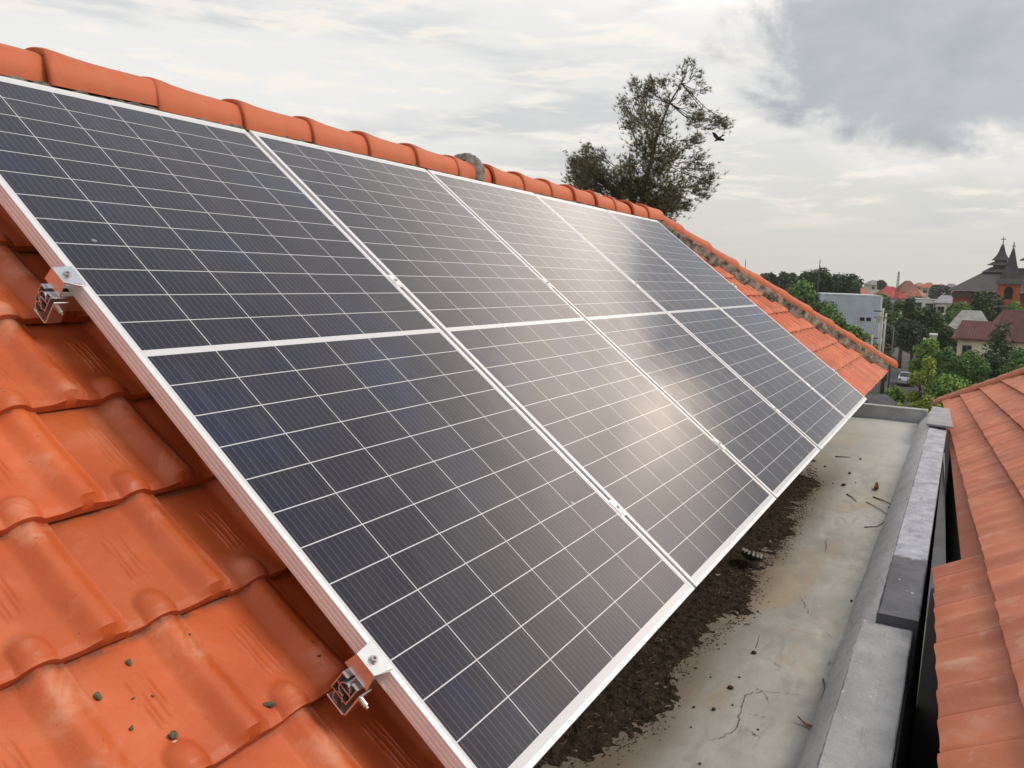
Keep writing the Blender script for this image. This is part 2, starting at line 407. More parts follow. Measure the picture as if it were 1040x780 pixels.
roof = bpy.data.objects.new('roof', None); COL.objects.link(roof); hpart(roof)
rk = range(-7, 3)
V_, F_, tn, rl = tile_field(range(-8, 3), rk, 72, 44, .12, lambda U, V, h: rp(U, V, h), last=VE, seed=3); gA = list(LAP_SHADE_DIRT)
V2, F2, tn2, rl2 = tile_field(range(3, 46), rk, 14, 8, .12, lambda U, V, h: rp(U, V, h), hipf=uhip, last=VE, seed=4); gA += LAP_SHADE_DIRT
k0 = len(V_); V_ += V2; F_ += [tuple(i + k0 for i in f_) for f_ in F2]; tn += tn2; rl += rl2
sl_ = mesh('tile_slope', V_, F_, CLAY, roof, True); attr(sl_, 'tint', tn); attr(sl_, 'relief', rl); attr(sl_, 'lap_shade_dirt', gA)
sl_.data.set_sharp_from_angle(angle=R(50))
# hip end and rear slopes, roof underlay
zr = rp(0, VR).z; ze = rp(0, VE).z; ye = rp(0, VE).y; yb = 2 * YR - ye
def plain(name, quad, n1_, n2_):
    a, b_, c, d_ = [Vector(q) for q in quad]; vv, ff = [], []
    nn = (b_ - a).cross(d_ - a).normalized()
    for i in range(n2_ + 1):
        for j in range(n1_ + 1):
            s, t_ = j / n1_, i / n2_
            p = a.lerp(b_, s).lerp(d_.lerp(c, s), t_) + nn * (.012 * math.cos(j / 3 * 2 * math.pi) - .02)
            vv.append(p)
    for i in range(n2_):
        for j in range(n1_):
            q = i * (n1_ + 1) + j; ff.append((q, q + 1, q + n1_ + 2, q + n1_ + 1))
    return mesh(name, vv, ff, CLAY, roof, True)
plain('rear_slope', ((UHB, yb, ze), (-1.8, yb, ze), (-1.8, YR, zr), (UHT, YR, zr)), 120, 12)
plain('hip_slope', ((UHB, ye, ze), (UHB, yb, ze), (UHT, YR, zr), (UHT, YR, zr)), 54, 12)
u_ = MB(); dn = Vector((0, 0, -.05))
pts = [Vector(p) for p in ((-1.8, ye + .03, ze), (UHB - .05, ye + .03, ze), (UHB - .05, yb - .03, ze), (-1.8, yb - .03, ze), (-1.8, YR, zr), (UHT, YR, zr))]
u_.add([p + dn for p in pts], [(0, 1, 5, 4), (2, 3, 4, 5), (1, 2, 5), (0, 4, 3), (3, 2, 1, 0)])
u_.build('underlay', mat('roof underlay', (.06, .045, .035), .95), roof)

# ridge and hip tiles
def cap_mesh(L=.385):
    prof = [(0, .118, .116), (.003, .122, .1195), (.018, .1235, .1215), (.045, .1215, .119), (.09, .1165, .113), (.15, .112, .108), (.22, .109, .105), (.3, .107, .103), (L, .104, .100)]
    vv, ff = [], []; n = 28
    for x, rw, rh in prof:
        for i in range(n + 1):
            a = math.pi * i / n; c, s = math.cos(a), math.sin(a)
            vv.append((x - .022 * (1 - s) * (1 if x < .08 else .3) - (.010 * abs(math.sin(3 * a)) if x < .03 else 0), -rw * (abs(c) ** .9) * (1 if c > 0 else -1), rh * s ** .85))
    for k in range(len(prof) - 1):
        for i in range(n):
            a = k * (n + 1) + i; ff.append((a, a + 1, a + n + 2, a + n + 1))
    q = len(vv)
    for i in range(n + 1):
        a = vv[i]; vv.append((a[0] + .002, a[1] * .89, a[2] * .89))
    for i in range(n): ff.append((i, q + i, q + i + 1, i + 1))
    q2 = len(vv)
    for i in range(n + 1): a = vv[q + i]; vv.append((a[0] + .05, a[1] * .9, a[2] * .9))
    for i in range(n): ff.append((q + i, q2 + i, q2 + i + 1, q + i + 1))
    me = bpy.data.meshes.new('ridge_tile'); me.from_pydata(vv, [], ff); me.update()
    me.polygons.foreach_set('use_smooth', [True] * len(ff)); me.materials.append(CLAY_RIDGE)
    me.set_sharp_from_angle(angle=R(48))
    return me
capm = cap_mesh()
rng = random.Random(7)
def put_cap(name, p, d_, upv, jit=.004):
    d_ = d_.normalized(); y_ = upv.cross(d_).normalized(); z_ = d_.cross(y_)
    o = bpy.data.objects.new(name, capm); COL.objects.link(o); hpart(o)
    M_ = Matrix((d_, y_, z_)).transposed().to_4x4()
    M_ = M_ @ Matrix.Rotation(rng.uniform(-.025, .025), 4, 'Z') @ Matrix.Rotation(rng.uniform(-.022, .022) - .010, 4, 'Y')
    o.matrix_basis = Matrix.Translation(p + Vector((0, rng.uniform(-jit, jit), rng.uniform(-jit, jit)))) @ M_
    return o
ZC = .669
x = .47 - .36 * 6
while x < 5.75:
    put_cap('ridge_tile', Vector((x, YR, ZC)), Vector((1, 0, 0)), Vector((0, 0, 1))); x += .36
h0 = Vector((UHT, YR, zr)); h1 = Vector((UHB + .03, ye - .02, ze)); hd = (h1 - h0)
hn = hd.cross(Vector((0, 0, 1)).cross(hd)).normalized()
if hn.z < 0: hn = -hn
nh = 10
for i in range(nh):
    p = h0.lerp(h1, (i + .80) / nh) + hn * .012
    o = put_cap('hip_tile', p, -hd, hn); o.scale = (1, .82, .84)
# end stopper of the hip
def mortar_band(name, pts, wd, ht, m, par_up, seed):
    rg = random.Random(seed); vv, ff = [], []; n = len(pts)
    for i, p in enumerate(pts):
        d_ = (pts[min(i + 1, n - 1)] - pts[max(0, i - 1)]).normalized(); s_ = par_up.cross(d_).normalized()
        nz_ = [rg.uniform(-.008, .008) for _ in range(8)]
        for (a, h) in ((-wd, -.08), (-wd + nz_[0], ht * .35 + nz_[1]), (-wd * .8 + nz_[2], ht * .8 + nz_[3]), (0, ht), (wd * .8 + nz_[4], ht * .8 + nz_[5]), (wd + nz_[6], ht * .35 + nz_[7]), (wd, -.08)):
            vv.append(p + s_ * a + par_up * h)
    for i in range(n - 1):
        for k in range(6): q = i * 7 + k; ff.append((q, q + 1, q + 8, q + 7))
    o = mesh(name, vv, ff, m, None, True); hpart(o); return o
mortar_band('ridge_mortar', [Vector((-1.8 + i * .03, YR, ZC - .05)) for i in range(int(7.62 / .03))], .140, .066, MORTAR_D, Vector((0, 0, 1)), 5)
mortar_band('hip_mortar', [h0.lerp(h1, .01 + .93 * i / 110) for i in range(111)], .108, .035, MORTAR_H, hn, 6)
# pale mortar smeared over one ridge joint
vv, ff = [], []; rg = random.Random(3)
for i in range(8):
    for k in range(25):
        a = math.pi * k / 24; rr = .1 + .048 * math.sin(math.pi * (i + .3) / 7.6) + rg.uniform(-.004, .004)
        vv.append((2.83 + (i - 3.5) * .009 + .01 * math.sin(a * 3) - .03 * (1 - math.sin(a)), YR - rr * math.cos(a), ZC + rr * 1.05 * math.sin(a)))
for i in range(7):
    for k in range(24): q = i * 25 + k; ff.append((q, q + 25, q + 26, q + 1))
o = mesh('ridge_joint_mortar', vv, ff, MORTAR, None, True); hpart(o)

# walls under the roof, gutter floor, parapets
ZF, ZT = -1.25, -1.12; XE = 8.45
o = MB().box((-2.2, -.42, -11), (8.2, 2.6, -.86)).build('wall', WALLG); hpart(o)
# second, lower body carrying the gutter
o = MB().box((-2.2, -1.338, -11), (XE + .12, -.4201, -1.34)).build('gutter_beam', WALLG); hpart(o)
vv, ff = [], []; nx, ny = 220, 22
for i in range(nx + 1):
    for j in range(ny + 1):
        x = -2.2 + (XE + 2.2 + .03) * i / nx; y = -1.11 + .70 * j / ny
        z = ZF + .006 * noise.noise(Vector((x * 1.3, y * 2, 0))) + .002 * noise.noise(Vector((x * 7, y * 7, 1)))
        vv.append((x, y, z))
for i in range(nx):
    for j in range(ny): q = i * (ny + 1) + j; ff.append((q, q + ny + 1, q + ny + 2, q + 1))
gf = mesh('gutter_floor', vv, ff, FLOOR, None, True); hpart(gf)
def floor_z(x, y): return ZF + .006 * noise.noise(Vector((x * 1.3, y * 2, 0))) + .002 * noise.noise(Vector((x * 7, y * 7, 1)))
# parapet as one lofted section
vv, ff = [], []; n = 380; x0, x1 = -2.2, XE + .12
for i in range(n + 1):
    x = x0 + (x1 - x0) * i / n; x = 2.3151 if abs(x - 2.33) < .0143 else 2.3149 if abs(x - 2.30) < .0143 else x
    f_ = 1.0 if x > 2.315 else 0.0; wob = .006 * noise.noise(Vector((x * 2.2, 0, 5))) + .003 * noise.noise(Vector((x * 9, 0, 5)))
    wz = .004 * noise.noise(Vector((x * 3, 4, 1)))
    yi = -1.160 - .048 * f_ + wob; yo = -1.336 - .014 * f_ + wob * .6; zt = ZT + .040 * f_ + wz
    sec = [(-1.072, ZF - .02), (-1.086 + wob * .5, ZF + .004), (-1.10 + wob, ZF + .03), (yi + .003, zt - .005), (yi - .002, zt - .001), (yi - .02, zt)]
    for q in range(1, 9): sec.append((yi - .02 + (yo + .008 - yi + .02) * q / 9, zt + .0025 * noise.noise(Vector((x * 11, q * .9, 2)))))
    sec += [(yo + .004, zt), (yo, zt - .004), (yo, zt - .02), (yo + .004, -1.345)]
    ns = len(sec); vv += [(x, a, b_) for a, b_ in sec]
for i in range(n):
    for k in range(ns - 1): q = i * ns + k; ff.append((q, q + ns, q + ns + 1, q + 1))
ff.append(tuple(range(ns))); ff.append(tuple(n * ns + k for k in range(ns - 1, -1, -1)))
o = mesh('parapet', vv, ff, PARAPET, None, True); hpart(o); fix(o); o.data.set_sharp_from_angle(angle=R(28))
o = MB().box((XE, -1.15, -1.34), (XE + .11, .2, ZT + .018)).build('gutter_end_wall', mat('pale cement', (.40, .41, .42), .85, 0, .2, 6, .3, .5, 40)); hpart(o); bevel(o, .006)
# cracks in the screed
rg = random.Random(11)
def crack(pts, wd=.0013):
    fine = []
    for a, b_ in zip(pts[:-1], pts[1:]):
        for k in range(7):
            t_ = k / 7; fine.append((a[0] + (b_[0] - a[0]) * t_ + rg.uniform(-.006, .006), a[1] + (b_[1] - a[1]) * t_ + rg.uniform(-.005, .005)))
    fine.append(pts[-1]); vv, ff = [], []
    for i, (x, y) in enumerate(fine):
        k = wd * (1 - abs(2 * i / (len(fine) - 1) - 1) ** 3 * .8) * rg.uniform(.6, 1.3)
        vv += [(x - k * .5, y - k, floor_z(x, y) + .003), (x + k * .5, y + k, floor_z(x, y) + .003)]
    for i in range(len(fine) - 1): ff.append((2 * i, 2 * i + 2, 2 * i + 3, 2 * i + 1))
    o = mesh('crack', vv, ff, CRACK, gf); return o
def fl(px, py, z=ZF):
    r = ray(px, py); k = (z - CAM.z) / r.z; p = CAM + r * k; return (p.x, p.y)
for c in ([(718, 753), (735, 748), (750, 738), (752, 722), (757, 706), (775, 702), (800, 705), (820, 708)], [(765, 697), (778, 705), (782, 716)],
          [(752, 738), (765, 745), (773, 751)], [(760, 725), (782, 730)], [(778, 668), (790, 676), (806, 684)],
          [(812, 605), (818, 615), (822, 624), (835, 632)], [(825, 632), (848, 650)], [(786, 630), (805, 640), (830, 646)], [(840, 545), (838, 562)]):
    crack([fl(*p) for p in c])

# ------------------------------------------------------------------ solar panels
def ring_profile(name, prof, w_, h_, m, parent):
    """profile points (inset from the outer edge, z), mitred round the rectangle"""
    vv, ff = [], []; n = len(prof)
    for cx, cy in ((0, 0), (1, 0), (1, 1), (0, 1)):
        for o_, z in prof:
            vv.append((o_ if cx == 0 else w_ - o_, (-h_ + o_) if cy == 0 else h_ - o_, z))
    for c in range(4):
        for k in range(n):
            a = c * n + k; b_ = c * n + (k + 1) % n; c2 = (c + 1) % 4
            ff.append((a, c2 * n + k, c2 * n + (k + 1) % n, b_))
    o = mesh(name, vv, ff, m, parent); fix(o); return o
prof = [(.0008, 0), (.0105, 0), (.0112, -.0008), (.0112, -.0045), (.003, -.0045), (.003, -.033), (.028, -.033), (.028, -.035), (0, -.035),
        (0, -.0275), (.0012, -.0268), (.0012, -.0250), (0, -.0243), (0, -.0180), (.0012, -.0173), (.0012, -.0155), (0, -.0148), (0, -.0085), (.0012, -.0078), (.0012, -.0062), (0, -.0055), (0, -.0008)]
labels = ['nearest solar panel, its left edge and two end clamps beside the bare orange tiles',
          'second solar panel from the near end, brownish cloud reflection over its lower half',
          'middle solar panel of the row of five, third from the near end',
          'fourth solar panel, between the middle panel and the panel at the hip',
          'farthest solar panel, at the end of the row beside the sloping hip tiles']
prng = random.Random(2)
for i in range(5):
    t_ = thing('solar_panel', labels[i], 'solar panel', (i * (W_P + G_P), 0, 0), (TI + R(prng.uniform(-.12, .12) if i else 0), 0, 0), 'solar panels in a row on the roof')
    if i == 0: P0 = t_
    if i == 0:
        ring_profile('frame', prof, W_P, H_P, ALU, t_)
        g = mesh('cell_sheet', [(.0095, -H_P + .0095, -.0012), (W_P - .0095, -H_P + .0095, -.0012), (W_P - .0095, H_P - .0095, -.0012), (.0095, H_P - .0095, -.0012)], [(0, 1, 2, 3)], CELLS, t_)
        MB().box((.0035, -H_P + .0035, -.0055), (W_P - .0035, H_P - .0035, -.0046)).build('back_sheet', BACK, t_)
        for q in (.3, .524, .75): MB().box((q - .03, -.05, -.022), (q + .03, .05, -.0062)).build('junction_box', mat('black plastic', (.02, .02, .02), .5), t_)
        first = t_
    else:
        for ch in list(first.children):
            c = ch.copy(); COL.objects.link(c); c.parent = t_

# rails with clamps
RV = [-.235, .755]
def slope_obj(name, label, cat, V): return thing(name, label, cat, (0, -V * ct, -V * st_), (TI, 0, 0), 'rails under the solar panels')
for ri, V in enumerate(RV):
    t_ = slope_obj('mounting_rail', ['upper aluminium mounting rail, its open end clamped high on the left panel edge', 'lower aluminium mounting rail, its open end clamped near the bottom of the photo'][ri], 'mounting rail', V)
    xs, xe = -.046, 5 * (W_P + G_P) + .03
    sec = []
    # hollow extrusion: outer shell, inner web and slot lips, thickness 2 mm
    r_ = MB(); zt, zb, hw, th = -.0355, -.0755, .020, .0022
    def strip(y0, z0, y1, z1): r_.box((xs, min(y0, y1), min(z0, z1)), (xe, max(y0, y1), max(z0, z1)))
    strip(-hw, zb, -hw + th, zt); strip(hw - th, zb, hw, zt); strip(-hw + th, zb, hw - th, zb + th)
    strip(-hw + th, zt - th, -.006, zt); strip(.006, zt - th, hw - th, zt); strip(-hw + th, -.058, hw - th, -.058 + th)
    r_.build('rail_profile', ALU2, t_)
    for nm, xc, sgn in (('end_clamp', 0.0, -1), ('end_clamp', 5 * (W_P + G_P) - G_P, 1)):
        c_ = MB(); s = sgn
        pr_ = [(-s * .009, .0035), (s * .036, .0035), (s * .036, -.030), (s * .033, -.030), (s * .033, .0005), (s * .0015, .0005), (s * .0015, .0004), (-s * .009, .0004)]
        hw2 = .030; nn_ = len(pr_)
        vv = [(xc + a, -hw2 + (.007 if abs(a) > .03 and b_ > 0 else 0), b_) for a, b_ in pr_] + [(xc + a, hw2 - (.007 if abs(a) > .03 and b_ > 0 else 0), b_) for a, b_ in pr_]
        ff = [tuple(range(nn_)), tuple(range(2 * nn_ - 1, nn_ - 1, -1))] + [(k, (k + 1) % nn_, nn_ + (k + 1) % nn_, nn_ + k) for k in range(nn_)]
        cl = mesh(nm, vv, ff, ALU2, t_); fix(cl); bevel(cl, .0008, 2)
        bt = MB().tube([(xc + s * .017, 0, .003), (xc + s * .017, 0, .0048)], .0085, 20).tube([(xc + s * .017, 0, .0048), (xc + s * .017, 0, .0098)], .0058, 12).build('bolt', STEEL, cl)
        MB().tube([(xc + s * .017, 0, .0098), (xc + s * .017, 0, .0101)], .0030, 6).build('bolt_socket', mat('socket dark', (.03, .03, .03), .5), cl)
    for q in range(1, 5):
        xc = q * (W_P + G_P) - G_P / 2
        c_ = MB().box((xc - .0155, -.025, .0005), (xc + .0155, .025, .0024)).box((xc - .0085, -.030, -.03), (xc + .0085, .030, .0004))
        cl = c_.build('mid_clamp', ALU, t_); bevel(cl, .0008, 2)
        MB().tube([(xc, 0, .0033), (xc, 0, .0075)], .0055, 12).build('bolt', STEEL, cl)
    # roof hook: foot strap, L bracket, side bolt
    for hx in (-.026, 1.35, 2.7, 4.05, 5.3):
        hk = MB()
        hk.box((hx - .016, -.030, -.098), (hx + .016, -.0260, -.044)); hk.box((hx - .016, -.0262, -.102), (hx + .016, .018, -.098))
        if hx > 0: hk.box((hx - .014, .018, -.104), (hx + .014, .16, -.099))
        h_ = hk.build('roof_hook', ALU2, t_); bevel(h_, .0015, 2)
        MB().tube([(hx, -.043, -.062), (hx, -.026, -.062)], .0055, 10).tube([(hx, -.048, -.062), (hx, -.036, -.062)], .0032, 8).build('side_bolt', STEEL, h_)
        # clamp block with round channels showing at the rail end
        if hx < 0:
            for zc, rr in ((-.052, .0125), (-.075, .011)):
                vv, ff = [], []
                for k in range(23):
                    a = R(-120 + 300 * k / 22)
                    for r2 in (rr, rr - .0018):
                        for xx in (xs - .004, xs + .02): vv.append((xx, r2 * math.cos(a) - .002, zc + r2 * math.sin(a)))
                for k in range(22):
                    b0 = k * 4
                    for a_, b_ in ((0, 1), (1, 3), (3, 2), (2, 0)): ff.append((b0 + a_, b0 + b_, b0 + 4 + b_, b0 + 4 + a_))
                o = mesh('channel_curl', vv, ff, ALU2, h_); fix(o)

# ------------------------------------------------------------------ dirt heap and litter in the gutter
edge_pts = [(0.0, -.30), (.96, -.50), (1.18, -.60), (1.40, -.66), (1.61, -.63), (1.85, -.60), (2.05, -.64), (2.46, -.70), (2.75, -.655), (3.03, -.62), (3.35, -.665), (3.9, -.64), (4.4, -.60), (4.74, -.585), (5.05, -.60), (5.3, -.50), (5.7, -.42), (6.2, -.38), (7, -.34), (9, -.30)]
def edge_y(x):
    for (a, b_), (c, d_) in zip(edge_pts[:-1], edge_pts[1:]):
        if a <= x <= c: return b_ + (d_ - b_) * (x - a) / (c - a)
    return edge_pts[0][1] if x < 0 else edge_pts[-1][1]
vv, ff = [], []; nx, ny = 900, 90; Xa, Xb = -.8, 6.4
for i in range(nx + 1):
    x = Xa + (Xb - Xa) * i / nx; ey = edge_y(x)
    for j in range(ny + 1):
        y = -.95 + .528 * j / ny
        e = (y - ey) + .10 * noise.noise(Vector((x * 3, y * 3, 0))) + .06 * noise.noise(Vector((x * 10, y * 10, 1))) + .035 * noise.noise(Vector((x * 34, y * 34, 2)))
        h = -.004 + .05 * max(-.2, min(1, e * 3)) + .004 * noise.noise(Vector((x * 60, y * 60, 0))) + .006 * noise.noise(Vector((x * 22, y * 22, 7)))
        if e < -.09: h = -.02
        vv.append((x, y, floor_z(x, y) + h))
for i in range(nx):
    for j in range(ny):
        q = i * (ny + 1) + j
        if max(vv[q][2], vv[q + 1][2], vv[q + ny + 1][2], vv[q + ny + 2][2]) > ZF - .009: ff.append((q, q + ny + 1, q + ny + 2, q + 1))
o = mesh('dirt_heap', vv, ff, DIRT, None, False)
tag(o, 'dark loose earth heaped along the gutter floor below the panel edge', 'dirt', None, 'stuff')
# fine crumbs: nobody could count them
cr = MB(); rg = random.Random(21)
def lump(mb, p, r_, rg, sq=.7):
    ico = [(0, 0, 1), (.9, 0, .35), (.28, .85, .35), (-.72, .52, .35), (-.72, -.52, .35), (.28, -.85, .35), (.72, .52, -.45), (-.28, .85, -.45), (-.9, 0, -.45), (-.28, -.85, -.45), (.72, -.52, -.45), (0, 0, -1)]
    fs = [(0, 1, 2), (0, 2, 3), (0, 3, 4), (0, 4, 5), (0, 5, 1), (1, 6, 2), (2, 7, 3), (3, 8, 4), (4, 9, 5), (5, 10, 1), (2, 6, 7), (3, 7, 8), (4, 8, 9), (5, 9, 10), (1, 10, 6), (6, 11, 7), (7, 11, 8), (8, 11, 9), (9, 11, 10), (10, 11, 6)]
    q = rg.uniform(0, 6.28); c, s = math.cos(q), math.sin(q); sx = rg.uniform(.7, 1.4)
    vs_ = []
    for a in ico:
        k = r_ * rg.uniform(.75, 1.2); X_, Y_ = a[0] * k * sx, a[1] * k
        vs_.append((p[0] + c * X_ - s * Y_, p[1] + s * X_ + c * Y_, p[2] + a[2] * k * sq))
    mb.add(vs_, fs)
for _ in range(4600):
    x = rg.uniform(.2, 6.0); dd = rg.gauss(0, 1); y = edge_y(x) + .03 - abs(rg.gauss(0, .035)) if rg.random() < .5 else edge_y(x) + rg.uniform(0, .2)
    if y < -1.05 or y > -.44: continue
    r_ = rg.choice((.0009, .0012, .0016, .0022, .0032)) * (1 + x * .10)
    inside = y > edge_y(x) + .02
    lump(cr, (x, y, floor_z(x, y) + r_ * .5 + (.02 if inside and y > edge_y(x) + .08 else .004 if inside else 0)), r_, rg)
o = cr.build('soil_crumbs', CLODM); tag(o, 'fine soil crumbs scattered at the edge of the dark earth', 'soil crumbs', None, 'stuff')
# straw and pale bits caught in the heap
sw = MB()
for _ in range(260):
    x = rg.uniform(.8, 5.2); y = edge_y(x) + rg.uniform(-.02, .16); a = rg.uniform(0, 6.28); L = rg.uniform(.008, .03)
    z = floor_z(x, y) + min(.05, max(.004, (y - edge_y(x)) * .15)) + .012
    sw.tube([(x, y, z), (x + L * .5 * math.cos(a), y + L * .5 * math.sin(a), z + rg.uniform(0, .006)), (x + L * math.cos(a + .4), y + L * math.sin(a + .4), z)], .0007, 3)
o = sw.build('straw_bits', mat('dry straw', (.26, .20, .13), .9)); tag(o, 'short pale straw bits caught on the dark earth', 'straw', None, 'stuff')

def clod(px, py, r_, label, m=None, name='dirt_clod', cat='dirt clod', group='clods on the gutter floor'):
    x, y = fl(px, py); mb = MB(); lump(mb, (0, 0, r_ * .45), r_, rg)
    if r_ > .012: lump(mb, (r_ * .7, r_ * .2, r_ * .3), r_ * .55, rg)
    o = mb.build(name, m or CLODM); o.location = (x, y, floor_z(x, y)); sbs = o.modifiers.new('sub', 'SUBSURF'); sbs.levels = sbs.render_levels = 1
    return tag(o, label, cat, group)
clod(766, 664, .014, 'grey brown clod with a thin twig standing in it, on the gutter floor')
clod(742, 699, .012, 'dark round clod, the larger of two lying close to the forked crack')
clod(725, 721, .011, 'dark clod left of the forked crack, lower of the close pair')
clod(751, 688, .006, 'small crumb clod above the forked crack')
clod(722, 688, .005, 'tiny clod just off the edge of the dark earth')
clod(744, 716, .005, 'tiny clod right beside the forked crack line')
clod(705, 718, .006, 'small clod touching the earth edge near the lower cracks')
clod(702, 738, .005, 'tiny clod below the earth edge, lowest on the floor')
clod(711, 776, .006, 'small dark clod at the bottom edge of the photo')
clod(865, 611, .010, 'dark flat clod against the sloping foot of the parapet')
clod(874, 467, .013, 'round black clod farthest up the open gutter floor')
clod(863, 481, .018, 'brown clod above the dark flattened lump in the far gutter')
clod(857, 493, .022, 'large dark flattened lump in the far gutter')
clod(846, 491, .008, 'small clod left of the flattened lump in the far gutter')
clod(869, 490, .007, 'small clod right of the flattened lump in the far gutter')
clod(838, 474, .013, 'dark clod just past the far tip of the earth heap')
clod(926, 455, .010, 'left one of two specks near the far parapet')
clod(930, 454, .009, 'right one of two specks near the far parapet')
clod(903, 516, .010, 'dark speck by the parapet beyond the long twig')
clod(770, 741, .005, 'tiny crumb right of the lower crack branch')
def curved_leaf(px, py, L, wd, rot, label, m=LEAFB, name='dry_leaf', cat='leaf', group='dry leaves in the gutter', z0=0.0):
    x, y = fl(px, py); vv, ff = [], []; n = 8
    for i in range(n + 1):
        s = i / n; ww = wd * math.sin(math.pi * (.06 + .9 * s)) ** .7
        for k in (-1, -.4, 0, .4, 1): vv.append((L * (s - .5), ww * k * .5, .004 + .25 * wd * k * k + .012 * L / .05 * (2 * s - 1) ** 2))
    for i in range(n):
        for k in range(4): q = i * 5 + k; ff.append((q, q + 5, q + 6, q + 1))
    o = mesh(name, vv, ff, m, None, True); o.location = (x, y, floor_z(x, y) + z0); o.rotation_euler = (0, 0, rot)
    sm = o.modifiers.new('solid', 'SOLIDIFY'); sm.thickness = .0008
    return tag(o, label, cat, group)
curved_leaf(890, 497, .13, .035, .1, 'curled red brown leaf in the far gutter, beside the large flattened lump')
curved_leaf(821, 739, .075, .014, 1.35, 'narrow dark brown leaf leaning at the foot of the near parapet')
curved_leaf(940, 424, .10, .03, 1.0, 'small curled leaf in the far corner of the gutter')
PALE = mat('pale paper', (.42, .40, .37), .8)
curved_leaf(728, 597, .024, .014, -.9, 'small pale paper scrap lying on the dark earth below the panel seam', PALE, 'paper_scrap', 'paper scrap', 'pale scraps in the gutter', .055)
curved_leaf(782, 560, .03, .008, .5, 'thin pale sliver on the dark earth beyond the broken shell', PALE, 'paper_scrap', 'paper scrap', 'pale scraps in the gutter', .05)
curved_leaf(843, 674, .028, .006, -.1, 'short white sliver at the foot of the near parapet', PALE, 'paper_scrap', 'paper scrap', 'pale scraps in the gutter', .004)
def twig(pts, r_, label, z0=.004):
    P_ = [Vector((*fl(*p), 0)) for p in pts]
    P_ = [Vector((p.x, p.y, floor_z(p.x, p.y) + z0 + (.003 if 0 < i < len(P_) - 1 else 0))) for i, p in enumerate(P_)]
    o = MB().tube(P_, [r_ * (1 - .5 * i / (len(P_) - 1)) for i in range(len(P_))], 6).build('twig', TWIG, None, True)
    return tag(o, label, 'twig', 'twigs in the gutter')
twig([(887, 505), (897, 509), (906, 513)], .0045, 'straight twig right beside the curled red brown leaf')
twig([(880, 510), (893, 518), (905, 526)], .003, 'long thin twig below the straight twig, bent towards the parapet')
twig([(878, 536), (891, 536), (899, 530)], .0035, 'short curved twig, nearest of the twigs on the far floor')
twig([(860, 502), (866, 506), (870, 510)], .004, 'short dark twig just below the large flattened lump')
twig([(848, 464), (858, 465), (864, 465)], .005, 'faint twig lying across the far gutter past the earth tip')
twig([(836, 690), (838, 700), (834, 712)], .002, 'fine dark twig along the foot of the near parapet')
p = Vector((*fl(767, 662), ZF + .014)); o = MB().tube([p, p + Vector((.012, -.004, .02)), p + Vector((.028, -.006, .045))], [.0016, .0013, .0007], 6).build('twig', TWIG, None, True)
tag(o, 'thin twig standing up out of the grey brown clod', 'twig', 'twigs in the gutter')
# broken shell with pale rim
x, y = fl(762, 577); sh = thing('broken_shell', 'dark broken coconut shell with a pale chipped rim lying on the earth', 'shell', (x, y, floor_z(x, y) + .045), (.25, .2, .5))
def bowl(name, r0, z0, m, par, irregular, off=0.0):
    vv, ff = [], []; n, k_ = 22, 6; rr = random.Random(4)
    lim = [1 + irregular * rr.uniform(-.3, .1) for _ in range(n)]
    for i in range(k_ + 1):
        for j in range(n):
            a = 2 * math.pi * j / n; b_ = (i / k_) * R(88) * lim[j]
            vv.append(((r0 + off) * math.sin(b_) * math.cos(a) * 1.25, (r0 + off) * math.sin(b_) * math.sin(a), z0 - (r0 + off) * math.cos(b_) * .7))
    for i in range(k_):
        for j in range(n): j2 = (j + 1) % n; ff.append((i * n + j, (i + 1) * n + j, (i + 1) * n + j2, i * n + j2))
    o = mesh(name, vv, ff, m, par, True); s_ = o.modifiers.new('s', 'SOLIDIFY'); s_.thickness = .003; return o
bowl('husk', .054, .034, mat('dark husk', (.03, .025, .02), .9, 0, .4, 60), sh, .4)
vv = []; rr = random.Random(9); mb = MB()
for k in range(9):
    a = k * .42 + .3; mb.box((.064 * math.cos(a) - .008, .051 * math.sin(a) - .006, .024), (.064 * math.cos(a) + .008, .051 * math.sin(a) + .005, .036 + rr.uniform(0, .010)))
mb.build('chipped_rim', mat('shell flesh', (.55, .53, .48), .8), sh)

# clumps lying on the roof tiles
CL2 = mat('grey green clump', (.13, .13, .095), 1.0, 0, .5, 90, .1, .8, 200, .003)
WH = mat('bird lime', (.55, .53, .48), .9)
def roofclump(U, V, r_, label, white=False):
    p = rp(U, V, roof_h(U, V)); o = thing('lichen_clump', label, 'dirt clump', p, (TI, 0, rg.uniform(0, 3)), 'clumps on the orange tiles') if white else None
    mb = MB(); lump(mb, (0, 0, r_ * .4), r_, rg); lump(mb, (r_ * .8, r_ * .3, r_ * .25), r_ * .6, rg)
    if white:
        mb.build('crust', CL2, o); w2 = MB(); lump(w2, (-r_ * .5, -r_ * 1.2, r_ * .3), r_ * .7, rg); w2.build('white_crust', WH, o)
    else:
        o = mb.build('lichen_clump', CL2); sb_ = o.modifiers.new('sub', 'SUBSURF'); sb_.levels = sb_.render_levels = 1; o.location = p; o.rotation_euler = (TI, 0, rg.uniform(0, 3)); tag(o, label, 'dirt clump', 'clumps on the orange tiles')
    return o
def onroof(px, py, off=.125):
    r = ray(px, py); s = (-off - ND.dot(CAM)) / ND.dot(r); p = CAM + r * s; V = -(p.y * ct + p.z * st_); return p.x, V
